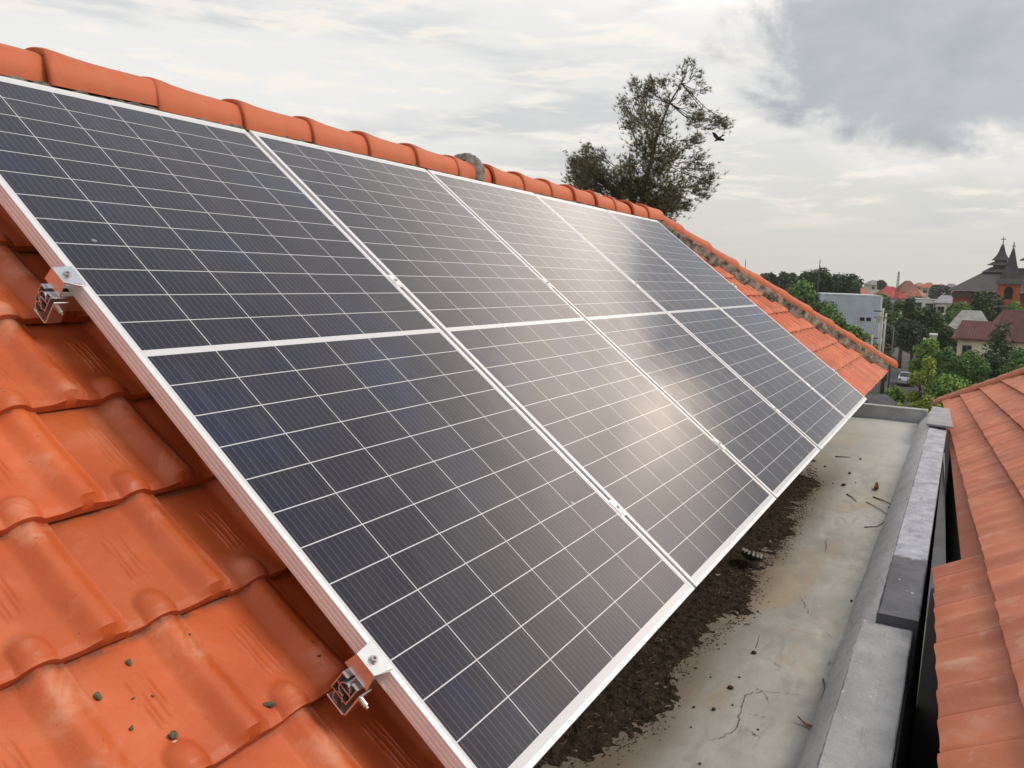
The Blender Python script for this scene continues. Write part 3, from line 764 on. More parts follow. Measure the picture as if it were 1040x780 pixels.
for (px, py, r_, lb, wh) in ((136.5, 664, .0065, 'dark clump at the head of the grooves on the lowest full tile', False), (104, 700, .0075, 'dark clump on the crest of a roll, left of the grooves', False),
        (141, 702, .0035, 'small speck between the two grooves, left one', False), (160, 700, .0032, 'small speck right of the grooves, right one', False),
        (137, 734, .005, 'round grey pellet below the speck pair', False), (178, 744, .0085, 'large grey clump at the foot of the grooves next to a tile dome', True),
        (277, 715, .0095, 'largest grey green clump with white crust stuck at a tile joint', True), (315, 655, .0035, 'upper of two specks on the tile beside the lower clamp', False),
        (322, 670, .004, 'lower of two specks on the tile beside the lower clamp', False), (195, 641, .0035, 'pale speck on the crest of a tile roll', False)):
    roofclump(*onroof(px, py), r_, lb, wh)

# ------------------------------------------------------------------ neighbour's roof
ne = Vector((.9986, .0372, -.0543)); ne = ray(940, 344).normalized()
na = R(35); s0 = Vector((0, math.cos(na), -math.sin(na))); nsd = (s0 - ne * s0.dot(ne)).normalized(); nn = ne.cross(nsd).normalized()
if nn.z < 0: nn = -nn
DN = .9; NO = CAM - nn * DN
def npnt(e, s, h=0.0): return NO + ne * e + nsd * s + nn * h
nb = thing('neighbour_house', "house with a faded salmon tile roof beyond the dark gap at the right", 'house', (6, -4, -11))
NB = Matrix.Translation((-6, 4, 11))
def npart(o, par=None):
    o.parent = par or nb
    if par is None: o.matrix_parent_inverse = NB
    return o
def old_h(u, w_, roll_on=1.0):
    h = -.030 * (1 - w_)
    h += .010 * (.5 + .5 * math.cos((u - .78) * 2 * math.pi)) ** 1.5
    h -= .006 * sst(.95, 1.0, abs(2 * u - 1))
    h -= .002 * sst(.96, 1.0, w_)
    return h
def nhip(V): return 13.6 + (V - .26) * 1.9
def nplace(U, V, h): return npnt(U, V, h)
nroof = bpy.data.objects.new('roof', None); COL.objects.link(nroof); npart(nroof)
Vn, Fn, tA, rA, gB = [], [], [], [], []
NV = .243
for (j0, j1, ks, nu, nv, seed) in ((-3, 21, (0,), 20, 8, 8), (-3, 74, tuple(range(-10, 0)), 16, 6, 9)):
    a, b_, c, d_ = tile_field(range(j0, j1), ks, nu, nv, .1, nplace, hipf=nhip, hf=old_h, thick=.021, seed=seed, pu=.2, pv=NV, v0=.478 if ks[0] == 0 else .265 + NV, offs=(.0, .1) if False else (.0, .0))
    k0 = len(Vn); Vn += a; Fn += [tuple(i + k0 for i in f_) for f_ in b_]; tA += c; rA += d_; gB += LAP_SHADE_DIRT
o = mesh('tile_slope', Vn, Fn, CLAY_OLD, nroof, True); attr(o, 'tint', tA); attr(o, 'relief', rA); attr(o, 'lap_shade_dirt', gB); o.data.set_sharp_from_angle(angle=R(50))
# under boards / fascia and hidden slopes
A_, B_, C_, D_ = npnt(-.7, .44, -.045), npnt(13.7, .24, -.045), npnt(nhip(-2.2), -2.2, -.045), npnt(-.7, -2.2, -.045)
C2_, D2_ = C_ + Vector((0, -3.6, -2.5)), D_ + Vector((0, -3.6, -2.5))
o = MB().add([A_, B_, C_, D_, C2_, D2_, A_ + Vector((0, -.05, -.16)), B_ + Vector((0, -.05, -.16))], [(0, 1, 2, 3), (3, 2, 4, 5), (0, 1, 7, 6), (6, 7, 4, 5), (1, 4, 2), (0, 3, 5), (0, 5, 6), (1, 7, 4)]).build('rear_slope', CLAY_OLD, nroof)
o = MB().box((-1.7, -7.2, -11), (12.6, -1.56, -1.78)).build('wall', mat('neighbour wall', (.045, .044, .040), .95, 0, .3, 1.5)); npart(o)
# hip tiles along the skyline
hp0, hp1 = npnt(13.60, .30, -.015), npnt(nhip(-2.2) - .2, -2.2, -.015); hd2 = (hp1 - hp0); k = int(hd2.length / .34)
for i in range(k):
    d_ = hd2.normalized(); y_ = nn.cross(d_).normalized(); z_ = d_.cross(y_)
    o = bpy.data.objects.new('hip_tile', capm.copy() if i == 0 else nbcap); COL.objects.link(o); npart(o)
    if i == 0: nbcap = o.data; nbcap.materials[0] = CLAY_OLD
    o.matrix_basis = Matrix.Translation(hp0 + d_ * (i * .34)) @ Matrix((d_, y_, z_)).transposed().to_4x4() @ Matrix.Rotation(rng.uniform(-.03, .03), 4, 'Y') @ Matrix.Diagonal((1, .8, .55, 1))
o = MB().box((-2.2, -1.56, -4.6), (12.6, -1.339, -4.4)).build('gap_shade_slab', mat('gap shade black', (.03, .029, .027), 1.0)); tag(o, kind='structure')  # added near-black slab closing the gap, standing in for its deep shade
# pale bracket under the eave
p = npnt(6.4, .24, -.05)
o = MB().box((p.x, p.y - .02, p.z - .10), (p.x + .10, p.y + .02, p.z + .0)).build('eave_bracket', mat('pale bracket', (.45, .45, .43), .7)); npart(o)
a_, b__ = npnt(-.7, .40, -.05), npnt(13.4, .20, -.05)
vv = [a_, b__, Vector((b__.x, b__.y, -2.0)), Vector((a_.x, a_.y, -2.0))]; vv += [v - Vector((0, .04, 0)) for v in vv]
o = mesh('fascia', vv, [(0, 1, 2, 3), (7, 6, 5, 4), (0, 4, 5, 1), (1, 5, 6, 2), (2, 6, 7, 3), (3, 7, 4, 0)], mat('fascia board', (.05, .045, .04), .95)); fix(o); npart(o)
# loose cement sheet capping the far parapet corner
slab = MB(); zc = -1.085
P_ = [Vector((*fl(q[0], q[1], z_), z_)) for q, z_ in (((941, 430), -1.052), ((968, 433.5), -1.035), ((964, 415), -1.03), ((947, 412.5), -1.045))]
slab.add(P_ + [p - Vector((0, 0, .018)) for p in P_], [(0, 1, 2, 3), (7, 6, 5, 4), (0, 4, 5, 1), (1, 5, 6, 2), (2, 6, 7, 3), (3, 7, 4, 0)])
o = slab.build('cement_sheet', mat('sheet cement', (.33, .335, .345), .8, 0, .15, 8)); fix(o)
tag(o, 'flat grey cement sheet lying on the far corner of the parapet', 'cement sheet')

# ------------------------------------------------------------------ beyond: ground, street, town
GZ = -11.0
GRD = mat('town ground', (.11, .12, .075), 1.0, 0, .4, .05)
o = MB().add([(-200, -1500, GZ), (2000, -1500, GZ), (2000, 1500, GZ), (-200, 1500, GZ)], [(0, 1, 2, 3)]).build('ground', GRD); tag(o, kind='structure')
def gnd(px, py, z=GZ):
    r = ray(px, py); k = (z - CAM.z) / r.z; return CAM + r * k
r0, r1 = gnd(893, 425), gnd(921, 352)
def road(name, w0, w1, z, m):
    a, b_ = Vector((r0.x, r0.y, 0)), Vector((r1.x, r1.y, 0)); dd = (b_ - a).normalized(); a = a - dd * 45; b_ = b_ + dd * 60; s_ = Vector((-dd.y, dd.x, 0))
    mb = MB(); N_ = 30; vv = []
    for i in range(N_ + 1):
        p = a.lerp(b_, i / N_); vv += [(*(p + s_ * w0).xy, z), (*(p + s_ * w1).xy, z)]
    o = mesh(name, vv, [(2 * i, 2 * i + 2, 2 * i + 3, 2 * i + 1) for i in range(N_)], m); tag(o, kind='structure'); return o
road('street', -4.6, 4.6, GZ + .02, mat('asphalt', (.062, .064, .068), .9, 0, .25, .6))
for a, b_ in ((-6.4, -4.6), (4.6, 6.4)):
    o = road('pavement', a, b_, GZ + .14, mat('pavement slabs', (.22, .215, .2), .9, 0, .2, 1))
    sm = o.modifiers.new('s', 'SOLIDIFY'); sm.thickness = .13; sm.offset = -1

def leafmat(name, c, v=.5):
    m, t, b = newmat(name); g = t.node('ShaderNodeAttribute', attribute_name='leaf').outputs['Fac']
    t.put(b.inputs['Base Color'], t.mix(g, tuple(x * (1 - v) for x in c), tuple(x * (1 + v) for x in c)))
    b.inputs['Roughness'].default_value = .6; b.inputs['Specular IOR Level'].default_value = .25
    return m
LG = {'dark': leafmat('dark foliage', (.036, .066, .022)), 'mid': leafmat('mid green foliage', (.075, .145, .034)),
      'bright': leafmat('bright green foliage', (.14, .23, .037)), 'lime': leafmat('yellow green foliage', (.23, .28, .04)),
      'needle': leafmat('casuarina needles', (.125, .112, .052), .45), 'far': leafmat('hazy foliage', (.060, .080, .050), .35)}
BARK = mat('tree bark', (.09, .07, .055), .95, 0, .3, 3)
def tree(px, pyt, pyb, wpx, D, kind, label, name='tree', group='trees round the street', dens=1.0, shape='round', cat='tree'):
    """crown spans pyt..pyb in the view at distance D; trunk to the ground"""
    k = D / 819.73; wpx *= 1.28; hh_ = pyb - pyt; pyb += hh_ * .22; top, bot = at(px, pyt, D), at(px, pyb, D)
    Hc = top.z - bot.z; Wc = wpx * k / 2; c0 = Vector((top.x, top.y, (top.z + bot.z) / 2))
    rt = random.Random(int(px * 7 + pyt * 13)); t_ = thing(name, label, cat, (c0.x, c0.y, GZ), (0, 0, 0), group)
    cz = c0.z - GZ; lobes = []; nl = 24 if shape == 'round' else 30
    for i in range(nl):
        a = rt.uniform(0, 6.28); u = rt.uniform(-1, 1)
        if shape == 'cone':
            u = -1 + 2 * (i / nl) ** 1.0; rad = Wc * (1 - (u + 1) / 2) * .75 * rt.uniform(.5, 1); r_ = Wc * (.16 + .28 * (1 - (u + 1) / 2))
        else:
            rad = Wc * .68 * math.sqrt(max(0, 1 - u * u)) * rt.uniform(.4, 1); r_ = min(Wc, Hc / 2 * 1.2) * rt.uniform(.24, .42)
            if shape == 'flat': u = -.2 + u * .5
        lobes.append((Vector((rad * math.cos(a), rad * math.sin(a), cz + u * (Hc / 2 - r_ * .7))), r_))
    tr = MB().tube([(0, 0, 0), (.1, 0, cz * .4), (0, .1, cz - Hc * .1), (0, 0, cz + Hc * .25)], [Wc * .06 + .12, Wc * .05 + .08, Wc * .035 + .05, .03], 8)
    tr.build('trunk', BARK, t_, True)
    lb = MB()
    for p, r_ in lobes[:10]: lb.tube([(0, 0, cz - Hc * .35), p * .6 + Vector((0, 0, cz * .4 - Hc * .06)), p], [Wc * .03 + .04, Wc * .02 + .03, .02], 5)
    lb.build('limbs', BARK, t_, True)
    ls = max(.10, k * 1.5); n = int(min(7500, 1200 + wpx * (pyb - pyt) * 3.0) * dens)
    vv, ff, lf = [], [], []; tot = sum(r_ ** 2 for _, r_ in lobes)
    for p, r_ in lobes:
        tint = rt.uniform(.15, .85)
        for _ in range(int(n * r_ * r_ / tot)):
            dr = Vector((rt.gauss(0, 1), rt.gauss(0, 1), rt.gauss(0, 1))).normalized()
            q = p + dr * r_ * (rt.random() ** .35) * rt.uniform(.85, 1.18)
            nd = (dr + Vector((rt.gauss(0, .6), rt.gauss(0, .6), rt.gauss(0, .6) + .5))).normalized(); a = nd.orthogonal().normalized()
            a = (Matrix.Rotation(rt.uniform(0, 6.28), 3, nd) @ a); b_ = nd.cross(a); s1 = ls * rt.uniform(.6, 1.5); s2 = s1 * rt.uniform(.35, .7)
            b0 = len(vv); vv += [q - a * s1, q - b_ * s2 * .8 + nd * s2 * .2, q + a * s1, q + b_ * s2]; ff.append((b0, b0 + 1, b0 + 2, b0 + 3))
            g = max(0, min(1, tint + rt.uniform(-.3, .3))); lf += [g] * 4
    o = mesh('crown', vv, ff, LG[kind], t_); attr(o, 'leaf', lf)
    return t_
# casuarina behind the ridge
D0 = 26.0; kk = D0 / 819.73
cas = thing('casuarina_tree', 'tall wispy casuarina tree standing behind the ridge against the sky', 'tree', (at(652, 222, D0).x, at(652, 222, D0).y, GZ))
CM = Matrix.Translation((-cas.location.x, -cas.location.y, -GZ))
rt = random.Random(5)
cl = [(595, 168, 15, 1), (588, 180, 12, 1), (603, 176, 13, 1), (597, 152, 6, .8), (612, 185, 12, 1), (611, 158, 6, .7), (584, 166, 8, .8), (593, 193, 13, 1), (632, 183, 15, .95), (640, 168, 11, .75), (625, 197, 13, 1), (655, 190, 17, 1), (664, 206, 17, 1),
      (662, 141, 19, .62), (650, 120, 13, .6), (668, 122, 14, .5), (660, 92, 8, 1), (661, 84, 6, 1), (645, 87, 7, .7), (674, 84, 7, .7), (632, 107, 8, .55), (640, 128, 9, .6), (636, 113, 6, .6), (651, 104, 10, .55), (676, 104, 9, .4),
      (699, 65, 6, .5), (692, 72, 6, .4), (706, 76, 7, .4), (714, 91, 7, .4), (698, 100, 8, .45), (690, 88, 7, .35), (703, 108, 6, .4), (706, 122, 9, .7), (712, 116, 6, .6), (725, 124, 8, .7), (733, 122, 6, .7), (738, 129, 5, .7), (720, 132, 5, .4), (706, 142, 8, .8), (697, 150, 6, .6), (682, 155, 12, .75), (670, 168, 16, .7), (649, 150, 9, .6), (656, 163, 10, .55),
      (708, 163, 10, .5), (716, 172, 8, .5), (720, 184, 9, .6), (706, 190, 11, .55), (693, 181, 9, .4), (698, 172, 6, .4), (715, 198, 7, .45), (680, 200, 14, .9), (690, 209, 9, .7), (672, 215, 14, 1), (700, 208, 6, .4), (640, 200, 14, 1), (686, 192, 9, .5)]
def lp(px, py, dep=0): return CM @ at(px, py, D0 + dep)
br = MB()
trunk = [lp(651, 600), lp(651, 300), lp(651, 215), lp(655, 185), lp(662, 160), lp(668, 135), lp(680, 105), lp(692, 85), lp(699, 66)]
br.tube([Vector((0, 0, 0))] + trunk[1:], [.30, .22, .13, .09, .065, .045, .03, .02, .008], 8)
br.build('trunk', BARK, cas, True)
lb = MB(); vv, ff, lf = [], [], []
nodes = [((651, 215), 0), ((655, 185), 0), ((662, 160), 0), ((668, 135), 0), ((680, 105), 0), ((692, 85), 0)]
for (cx, cy, rad, dn_) in cl:
    dep = rt.uniform(-1.2, 1.2) * (1 if cx < 690 else .5); c = lp(cx, cy, dep)
    par = min(nodes, key=lambda q: math.hypot(q[0][0] - cx, (q[0][1] - cy - 14) * .8)); s_ = lp(*par[0])
    mid = s_.lerp(c, .55) + Vector((rt.uniform(-.1, .1), rt.uniform(-.1, .1), -.12))
    lb.tube([s_, mid, c], [.020, .010, .005], 5)
    rad *= 1.12; nt = int(3.1 * rad * rad * dn_ * .37)
    for _ in range(max(5, nt)):
        q = c + Vector((rt.gauss(0, .48), rt.gauss(0, .48), rt.gauss(0, .48))) * rad * kk
        if rt.random() < .35: lb.tube([mid.lerp(c, rt.random()), q], [.006, .003], 3, False)
        up_ = Vector((rt.gauss(0, .6), rt.gauss(0, .6), rt.uniform(.2, 1))).normalized() + (q - s_).normalized() * .6
        g0 = rt.uniform(.1, .9)
        for _k in range(9):
            dr = (up_ + Vector((rt.gauss(0, .55), rt.gauss(0, .55), rt.gauss(0, .45)))).normalized(); L = rt.uniform(.09, .22)
            sd_ = dr.orthogonal().normalized() * .011; tip = q + dr * L + Vector((0, 0, -.25 * L * L)); b0 = len(vv)
            vv += [q - sd_, q + sd_, tip]; ff.append((b0, b0 + 1, b0 + 2)); lf += [g0, g0, min(1, g0 + .3)]
lb.build('branches', BARK, cas, True)
o = mesh('needles', vv, ff, LG['needle'], cas); attr(o, 'leaf', lf)
# bird beside it
bp = at(729.5, 141, 18); bird = thing('bird', 'small dark bird in flight right of the casuarina crown', 'bird', bp, (0, 0, R(40)))
BM = mat('dark feathers', (.03, .027, .025), .8)
vv, ff = [], []
body = MB(); sec_ = [(-.11, .004, .0), (-.08, .014, 0), (-.03, .028, 0), (.02, .030, .004), (.06, .020, .012), (.085, .018, .02), (.105, .010, .02), (.122, .002, .016)]
body.tube([(a, 0, c) for a, b_, c in sec_], [b_ for a, b_, c in sec_], 10); b_o = body.build('body', BM, bird, True)
for s in (-1, 1):
    wv = [(.045, s * .015, .012), (.06, s * .08, .05), (.02, s * .17, .085), (-.03, s * .12, .06), (-.035, s * .015, .01)]
    o = mesh('wing', wv, [(0, 1, 4), (1, 3, 4), (1, 2, 3)], BM, bird); o.modifiers.new('s', 'SOLIDIFY').thickness = .004
o = mesh('tail', [(-.09, -.01, 0), (-.09, .01, 0), (-.17, .03, -.01), (-.16, 0, -.01), (-.17, -.03, -.01)], [(0, 1, 3), (1, 2, 3), (0, 3, 4)], BM, bird); o.modifiers.new('s', 'SOLIDIFY').thickness = .004
bird.rotation_euler = (R(30), R(25), R(60)); bird.scale = (1.1,) * 3

def house_at(name, label, px, D, wpx, depth, py_ridge, py_eave, wallc, roofc, rot=None, hip=.5, over=.5, windows=(), cat='house', group=None, flat=False, ribs=0, par_wall=False):
    """house facing the camera; rot = turn about z relative to the viewing azimuth"""
    k = D / 819.73; pr_, pe = at(px, py_ridge, D), at(px, py_eave, D)
    r = ray(px, 290); az_ = math.atan2(r.y, r.x); ang = az_ + (rot or 0)
    W_ = wpx * k; t_ = thing(name, label, cat, (pe.x, pe.y, GZ), (0, 0, ang), group)
    ze_, zr_ = pe.z - GZ, pr_.z - GZ; x0, x1, y0, y1 = -depth / 2, depth / 2, -W_ / 2, W_ / 2
    wm = mat('wall %s' % (wallc,), wallc, .9, 0, .15, .7); rm = mat('roof %s' % (roofc,), roofc, .85, 0, .22, 1.2)
    MB().box((x0, y0, 0), (x1, y1, ze_)).build('wall', wm, t_)
    if not flat:
        X0, X1, Y0, Y1 = x0 - over, x1 + over, y0 - over, y1 + over; hy = (Y1 - Y0) / 2 * hip
        mb = MB().add([(X0, Y0, ze_ - .1), (X1, Y0, ze_ - .1), (X1, Y1, ze_ - .1), (X0, Y1, ze_ - .1), (0, Y0 + hy, zr_), (0, Y1 - hy, zr_),
                       (X0, Y0, ze_ - .25), (X1, Y0, ze_ - .25), (X1, Y1, ze_ - .25), (X0, Y1, ze_ - .25)],
                      [(0, 4, 5, 3), (1, 2, 5, 4), (0, 1, 4), (2, 3, 5), (6, 9, 8, 7), (0, 3, 9, 6), (1, 7, 8, 2), (0, 6, 7, 1), (3, 2, 8, 9)])
        rf = mb.build('roof', rm, t_); fix(rf)
        if ribs:
            rb = MB()
            for q in range(ribs):
                yy = Y0 + hy + (Y1 - Y0 - 2 * hy) * (q + .5) / ribs if hip < .9 else Y0 + (Y1 - Y0) * (q + .5) / ribs
                rb.tube([(X0, yy + (yy) * 0, ze_ - .1), (0, yy, zr_)], .05, 4)
            rb.build('roof_seams', mat('seam %s' % (roofc,), tuple(c * .6 for c in roofc), .85), rf)
    else:
        MB().box((x0 - .08, y0 - .08, ze_), (x1 + .08, y1 + .08, ze_ + .18)).build('roof', rm, t_)
    for (wy, wz, ww, wh) in windows:      # fractions of facade width, metres below the eave
        yc = -wy * W_ / 2; fr = MB().box((x0 - .06, yc - ww / 2, ze_ - wz - wh / 2), (x0 - .001, yc + ww / 2, ze_ - wz + wh / 2)).build('window', mat('window frame', (.25, .18, .12), .7), t_)
        for s in (-1, 1):
            MB().box((x0 - .08, yc + s * ww * .24 - ww * .2, ze_ - wz - wh * .44), (x0 - .061, yc + s * ww * .24 + ww * .2, ze_ - wz + wh * .44)).build('pane', mat('window dark glass', (.02, .024, .028), .15), fr)
    return t_

# grey corrugated building
b1 = house_at('warehouse', 'pale grey corrugated building with two small dark vents left of the street', 861, 96, 52, 9, 298, 300, (.52, .58, .64), (.5, .52, .54), rot=R(6), flat=True, cat='building')
kx = 96 / 819.73; W_ = 52 * kx; ze_ = at(861, 300, 96).z - GZ; mb = MB()
for q in range(34): mb.box((-4.56, -W_ / 2 + q * W_ / 34, 0), (-4.502, -W_ / 2 + (q + .45) * W_ / 34, ze_))
mb.build('corrugation', mat('corrugated sheet', (.58, .64, .70), .6, .1, .15, .6), b1)
MB().box((-4.62, -W_ / 2 - .16, 0), (-4.4, -W_ / 2 - .002, ze_)).build('corner_trim', mat('white trim', (.75, .75, .74), .6), b1)
for q in (.40, .62): MB().box((-4.60, -W_ / 2 * q - .0 - .30, ze_ - 2.75), (-4.562, -W_ / 2 * q + .20, ze_ - 2.35)).build('vent', mat('vent dark', (.02, .02, .02), .8), b1)

# cream house with the maroon roof, its grey-roofed neighbour
house_at('cream_house', 'cream house with a tall maroon ribbed roof at the right edge behind the conifer', 1052, 84, 78, 8, 316, 345, (.62, .56, .40), (.135, .052, .048), rot=R(-8), hip=.28, windows=((-.60, 1.9, 1.0, 1.5), (-.2, 1.9, .9, 1.4), (.2, 1.9, .9, 1.4)), ribs=30)
house_at('house_wing', 'low front wing with maroon ribbed roof and cream wall, left of the cone shaped tree', 996, 78, 32, 5, 326, 342, (.64, .58, .42), (.14, .055, .05), rot=R(-8), hip=.15, windows=((-.45, 1.2, .8, .9),), ribs=14)
house_at('grey_roofed_house', 'house with a weathered grey hipped roof just behind the maroon roofs', 985, 100, 34, 8, 315, 333, (.45, .45, .42), (.24, .245, .225), hip=.6)
house_at('white_shed', 'small white walled outbuilding between the street trees, below the grey roof', 948, 80, 6, 3, 340, 341, (.5, .52, .52), (.4, .4, .4), flat=True, cat='building')
# white houses
house_at('white_house', 'white two storey house with dark windows, left one of the white pair', 943, 185, 27, 9, 303.5, 304.5, (.66, .68, .68), (.36, .36, .36), flat=True, windows=((-.7, 1.5, 1.8, 1.8), (.1, 1.5, 1.6, 1.6), (.6, 1.5, 1.2, 1.2)), group='white houses')
house_at('white_house', 'white house with a small grey hipped top, right one of the white pair', 962, 180, 20, 8, 300, 307, (.68, .69, .68), (.25, .25, .26), windows=((-.5, 1.6, 1.4, 1.4), (.4, 1.6, 1.4, 1.4)), group='white houses')
# rooftops of the far town
far = [(872, 200, 16, 291, 298, (.40, .16, .09), 'salmon hipped roof house peeping out right behind the dark tree mass'),
       (887, 330, 14, 284.5, 289, (.22, .21, .215), 'grey hipped roof house on the skyline, leftmost of the grey roofs'),
       (903, 210, 26, 291, 302, (.36, .055, .05), 'bright red roofed house left of the lattice mast'),
       (921, 240, 18, 285, 296, (.19, .085, .07), 'brown red roofed house with a pointed gable behind the lattice mast'),
       (928, 225, 16, 292, 300, (.36, .13, .09), 'dull orange roofed house right below the pointed brown gable'),
       (943, 300, 14, 287, 292, (.42, .12, .075), 'orange hipped roof house on the skyline, centre of the gap'),
       (966, 330, 13, 288, 292.5, (.17, .17, .18), 'grey hipped roof house on the skyline next to the church eave'),
       (972, 260, 13, 294, 299, (.36, .15, .10), 'orange roofed house tucked under the church eave tip'),
       (956, 270, 12, 301, 305, (.15, .13, .13), 'dark hipped roof between the two white houses and the far trees'),
       (934, 420, 10, 287, 290, (.35, .15, .11), 'small reddish roof on the skyline right of the pointed gable'),
       (896, 400, 10, 286.5, 290, (.30, .16, .13), 'small rusty roof on the skyline right of the leftmost grey roof'),
       (955, 430, 9, 288.5, 291, (.33, .14, .10), 'tiny red roof on the skyline left of the grey roof by the church')]
for px, D, wp, pr_, pe, rc, lb_ in far:
    house_at('town_house', lb_, px, D, wp, wp * D / 819.73 * .8, pr_, pe, (.5, .47, .42), rc, rot=R((px * 37) % 60 - 30), hip=.75, group='far town houses', windows=((-.4, 1.4, 1.3, 1.3), (.4, 1.4, 1.3, 1.3)))
# church
CR = mat('church roof shingles', (.055, .05, .052), .8, 0, .25, 1.5); OR = mat('orange brick tower', (.36, .085, .04), .85, 0, .2, 1.5)
DC = 150.0; kc = DC / 819.73
cp = at(1022, 296, DC); rr_ = ray(1022, 296); angc = math.atan2(rr_.y, rr_.x)
ch = thing('church', 'church with a wide dark roof and tiered spire on the skyline at the right', 'church', (cp.x, cp.y, GZ), (0, 0, angc))
zE = cp.z - GZ
def Z_(py): return at(1020, py, DC).z - GZ
def pyr(name, xc, yc, hw, z0, z1, hw1, m, par, n=4, rot=R(45), curve=0.0):
    vv, ff = [], []; st3 = 7
    for i in range(st3 + 1):
        s = i / st3; h_ = hw + (hw1 - hw) * s; h_ *= 1 - curve * math.sin(math.pi * s) ** 1
        for k in range(n): a = 2 * math.pi * k / n + rot; q = h_ * (math.sqrt(2) if n == 4 else 1); vv.append((xc + q * math.cos(a), yc + q * math.sin(a), z0 + (z1 - z0) * s))
    for i in range(st3):
        for k in range(n): k2 = (k + 1) % n; ff.append((i * n + k, i * n + k2, (i + 1) * n + k2, (i + 1) * n + k))
    ff += [tuple(range(n - 1, -1, -1)), tuple(st3 * n + k for k in range(n))]
    return mesh(name, vv, ff, m, par)
yS = (1022 - 1014.5) * kc
MB().box((-8.5, -9, 0), (8.5, 8.2, zE - .2)).build('wall', OR, ch)
rf = MB().add([(-10, -13, zE - .1), (10, -13, zE - .1), (10, 9.2, zE - .1), (-10, 9.2, zE - .1), (0, -5, Z_(272)), (0, 2.6, Z_(272))], [(0, 4, 5, 3), (1, 2, 5, 4), (0, 1, 4), (2, 3, 5), (3, 2, 1, 0)]).build('roof', CR, ch); fix(rf)
MB().box((-9.2, -12, zE - 1.3), (-8.52, 8.4, zE - .4)).build('fascia', mat('church fascia', (.10, .08, .07), .9), ch)
pyr('lower_tier', 0, yS, 2.9, Z_(277), Z_(271.5), 1.4, CR, ch)
pyr('middle_tier', 0, yS, 2.15, Z_(269.5), Z_(266), 1.1, CR, ch)
MB().box((-1.2, yS - 1.2, Z_(273)), (1.2, yS + 1.2, Z_(268))).build('lantern', mat('lantern wood', (.12, .10, .09), .9), ch)
MB().box((-1.0, yS - 1.0, Z_(268)), (1.0, yS + 1.0, Z_(264))).build('lantern', mat('lantern wood', (.12, .10, .09), .9), ch)
sp = pyr('spire', 0, yS, 1.5, Z_(264.5), Z_(248), .12, CR, ch, curve=.30)
MB().tube([(0, yS, Z_(248)), (0, yS, Z_(241))], .09, 6).box((-.06, yS - .45, Z_(243.6)), (.06, yS + .45, Z_(242.8))).build('cross', mat('cross metal', (.25, .25, .25), .5), sp)
# right-hand tiered tower, mostly out of frame
yT = (1022 - 1049) * kc
MB().box((-1.5, yT - 1.4, Z_(275)), (1.5, yT + 1.4, Z_(263))).build('tower', OR, ch)
pyr('tower_roof', 0, yT, 3.4, Z_(264), Z_(256), .8, CR, ch)
# front bell tower
DT = 138.0; tp = at(1024, 300, DT); kt = DT / 819.73
bt = thing('bell_tower', 'orange brick bell tower with an arched opening and steep dark spire before the church', 'tower', (tp.x, tp.y, GZ), (0, 0, angc))
def Zt(py): return at(1024, py, DT).z - GZ
hwt = 10 * kt; ya = R(0)
wl = MB(); zt_, za0, za1 = Zt(286), Zt(304), Zt(292); aw = 3.9 * kt
wl.box((-hwt, -hwt, 0), (hwt, hwt, za0)); wl.box((-hwt, -hwt, za0), (hwt, -aw, zt_)); wl.box((-hwt, aw, za0), (hwt, hwt, zt_))
mb = MB(); n = 10; vv = [(x_, -aw, za1 - aw) for x_ in (-hwt,)]
arc = [(aw * math.cos(math.pi * (1 - i / n)), za1 - aw + aw * 1.25 * math.sin(math.pi * i / n)) for i in range(n + 1)]
for i in range(n):
    (a0, z0), (a1, z1) = arc[i], arc[i + 1]
    wl.add([(-hwt, a0, z0), (-hwt, a1, z1), (-hwt, a1, zt_), (-hwt, a0, zt_), (hwt, a0, z0), (hwt, a1, z1), (hwt, a1, zt_), (hwt, a0, zt_)], [(0, 1, 2, 3), (7, 6, 5, 4), (0, 4, 5, 1), (3, 2, 6, 7)])
wl.build('wall', OR, bt)
MB().box((-hwt * .4, -aw * 1.02, za0), (hwt * .4, aw * 1.02, zt_ - .05)).build('bell_chamber', mat('dark opening', (.02, .02, .02), .9), bt)
MB().box((-hwt - .2, -hwt - .2, za0 - .5), (hwt + .2, hwt + .2, za0 - .15)).build('cornice', OR, bt)
pyr('spire', 0, 0, 2.25, Zt(288.5), Zt(283), 1.55, CR, bt)
s2 = pyr('spire', 0, 0, 1.55, Zt(283), Zt(252), .12, CR, bt, curve=.12)
MB().tube([(0, 0, Zt(252)), (0, 0, Zt(246))], .10, 6).tube([(0, 0, Zt(251)), (0, 0, Zt(249.5))], .24, 8).build('finial', mat('cross metal', (.25, .25, .25), .5), s2)

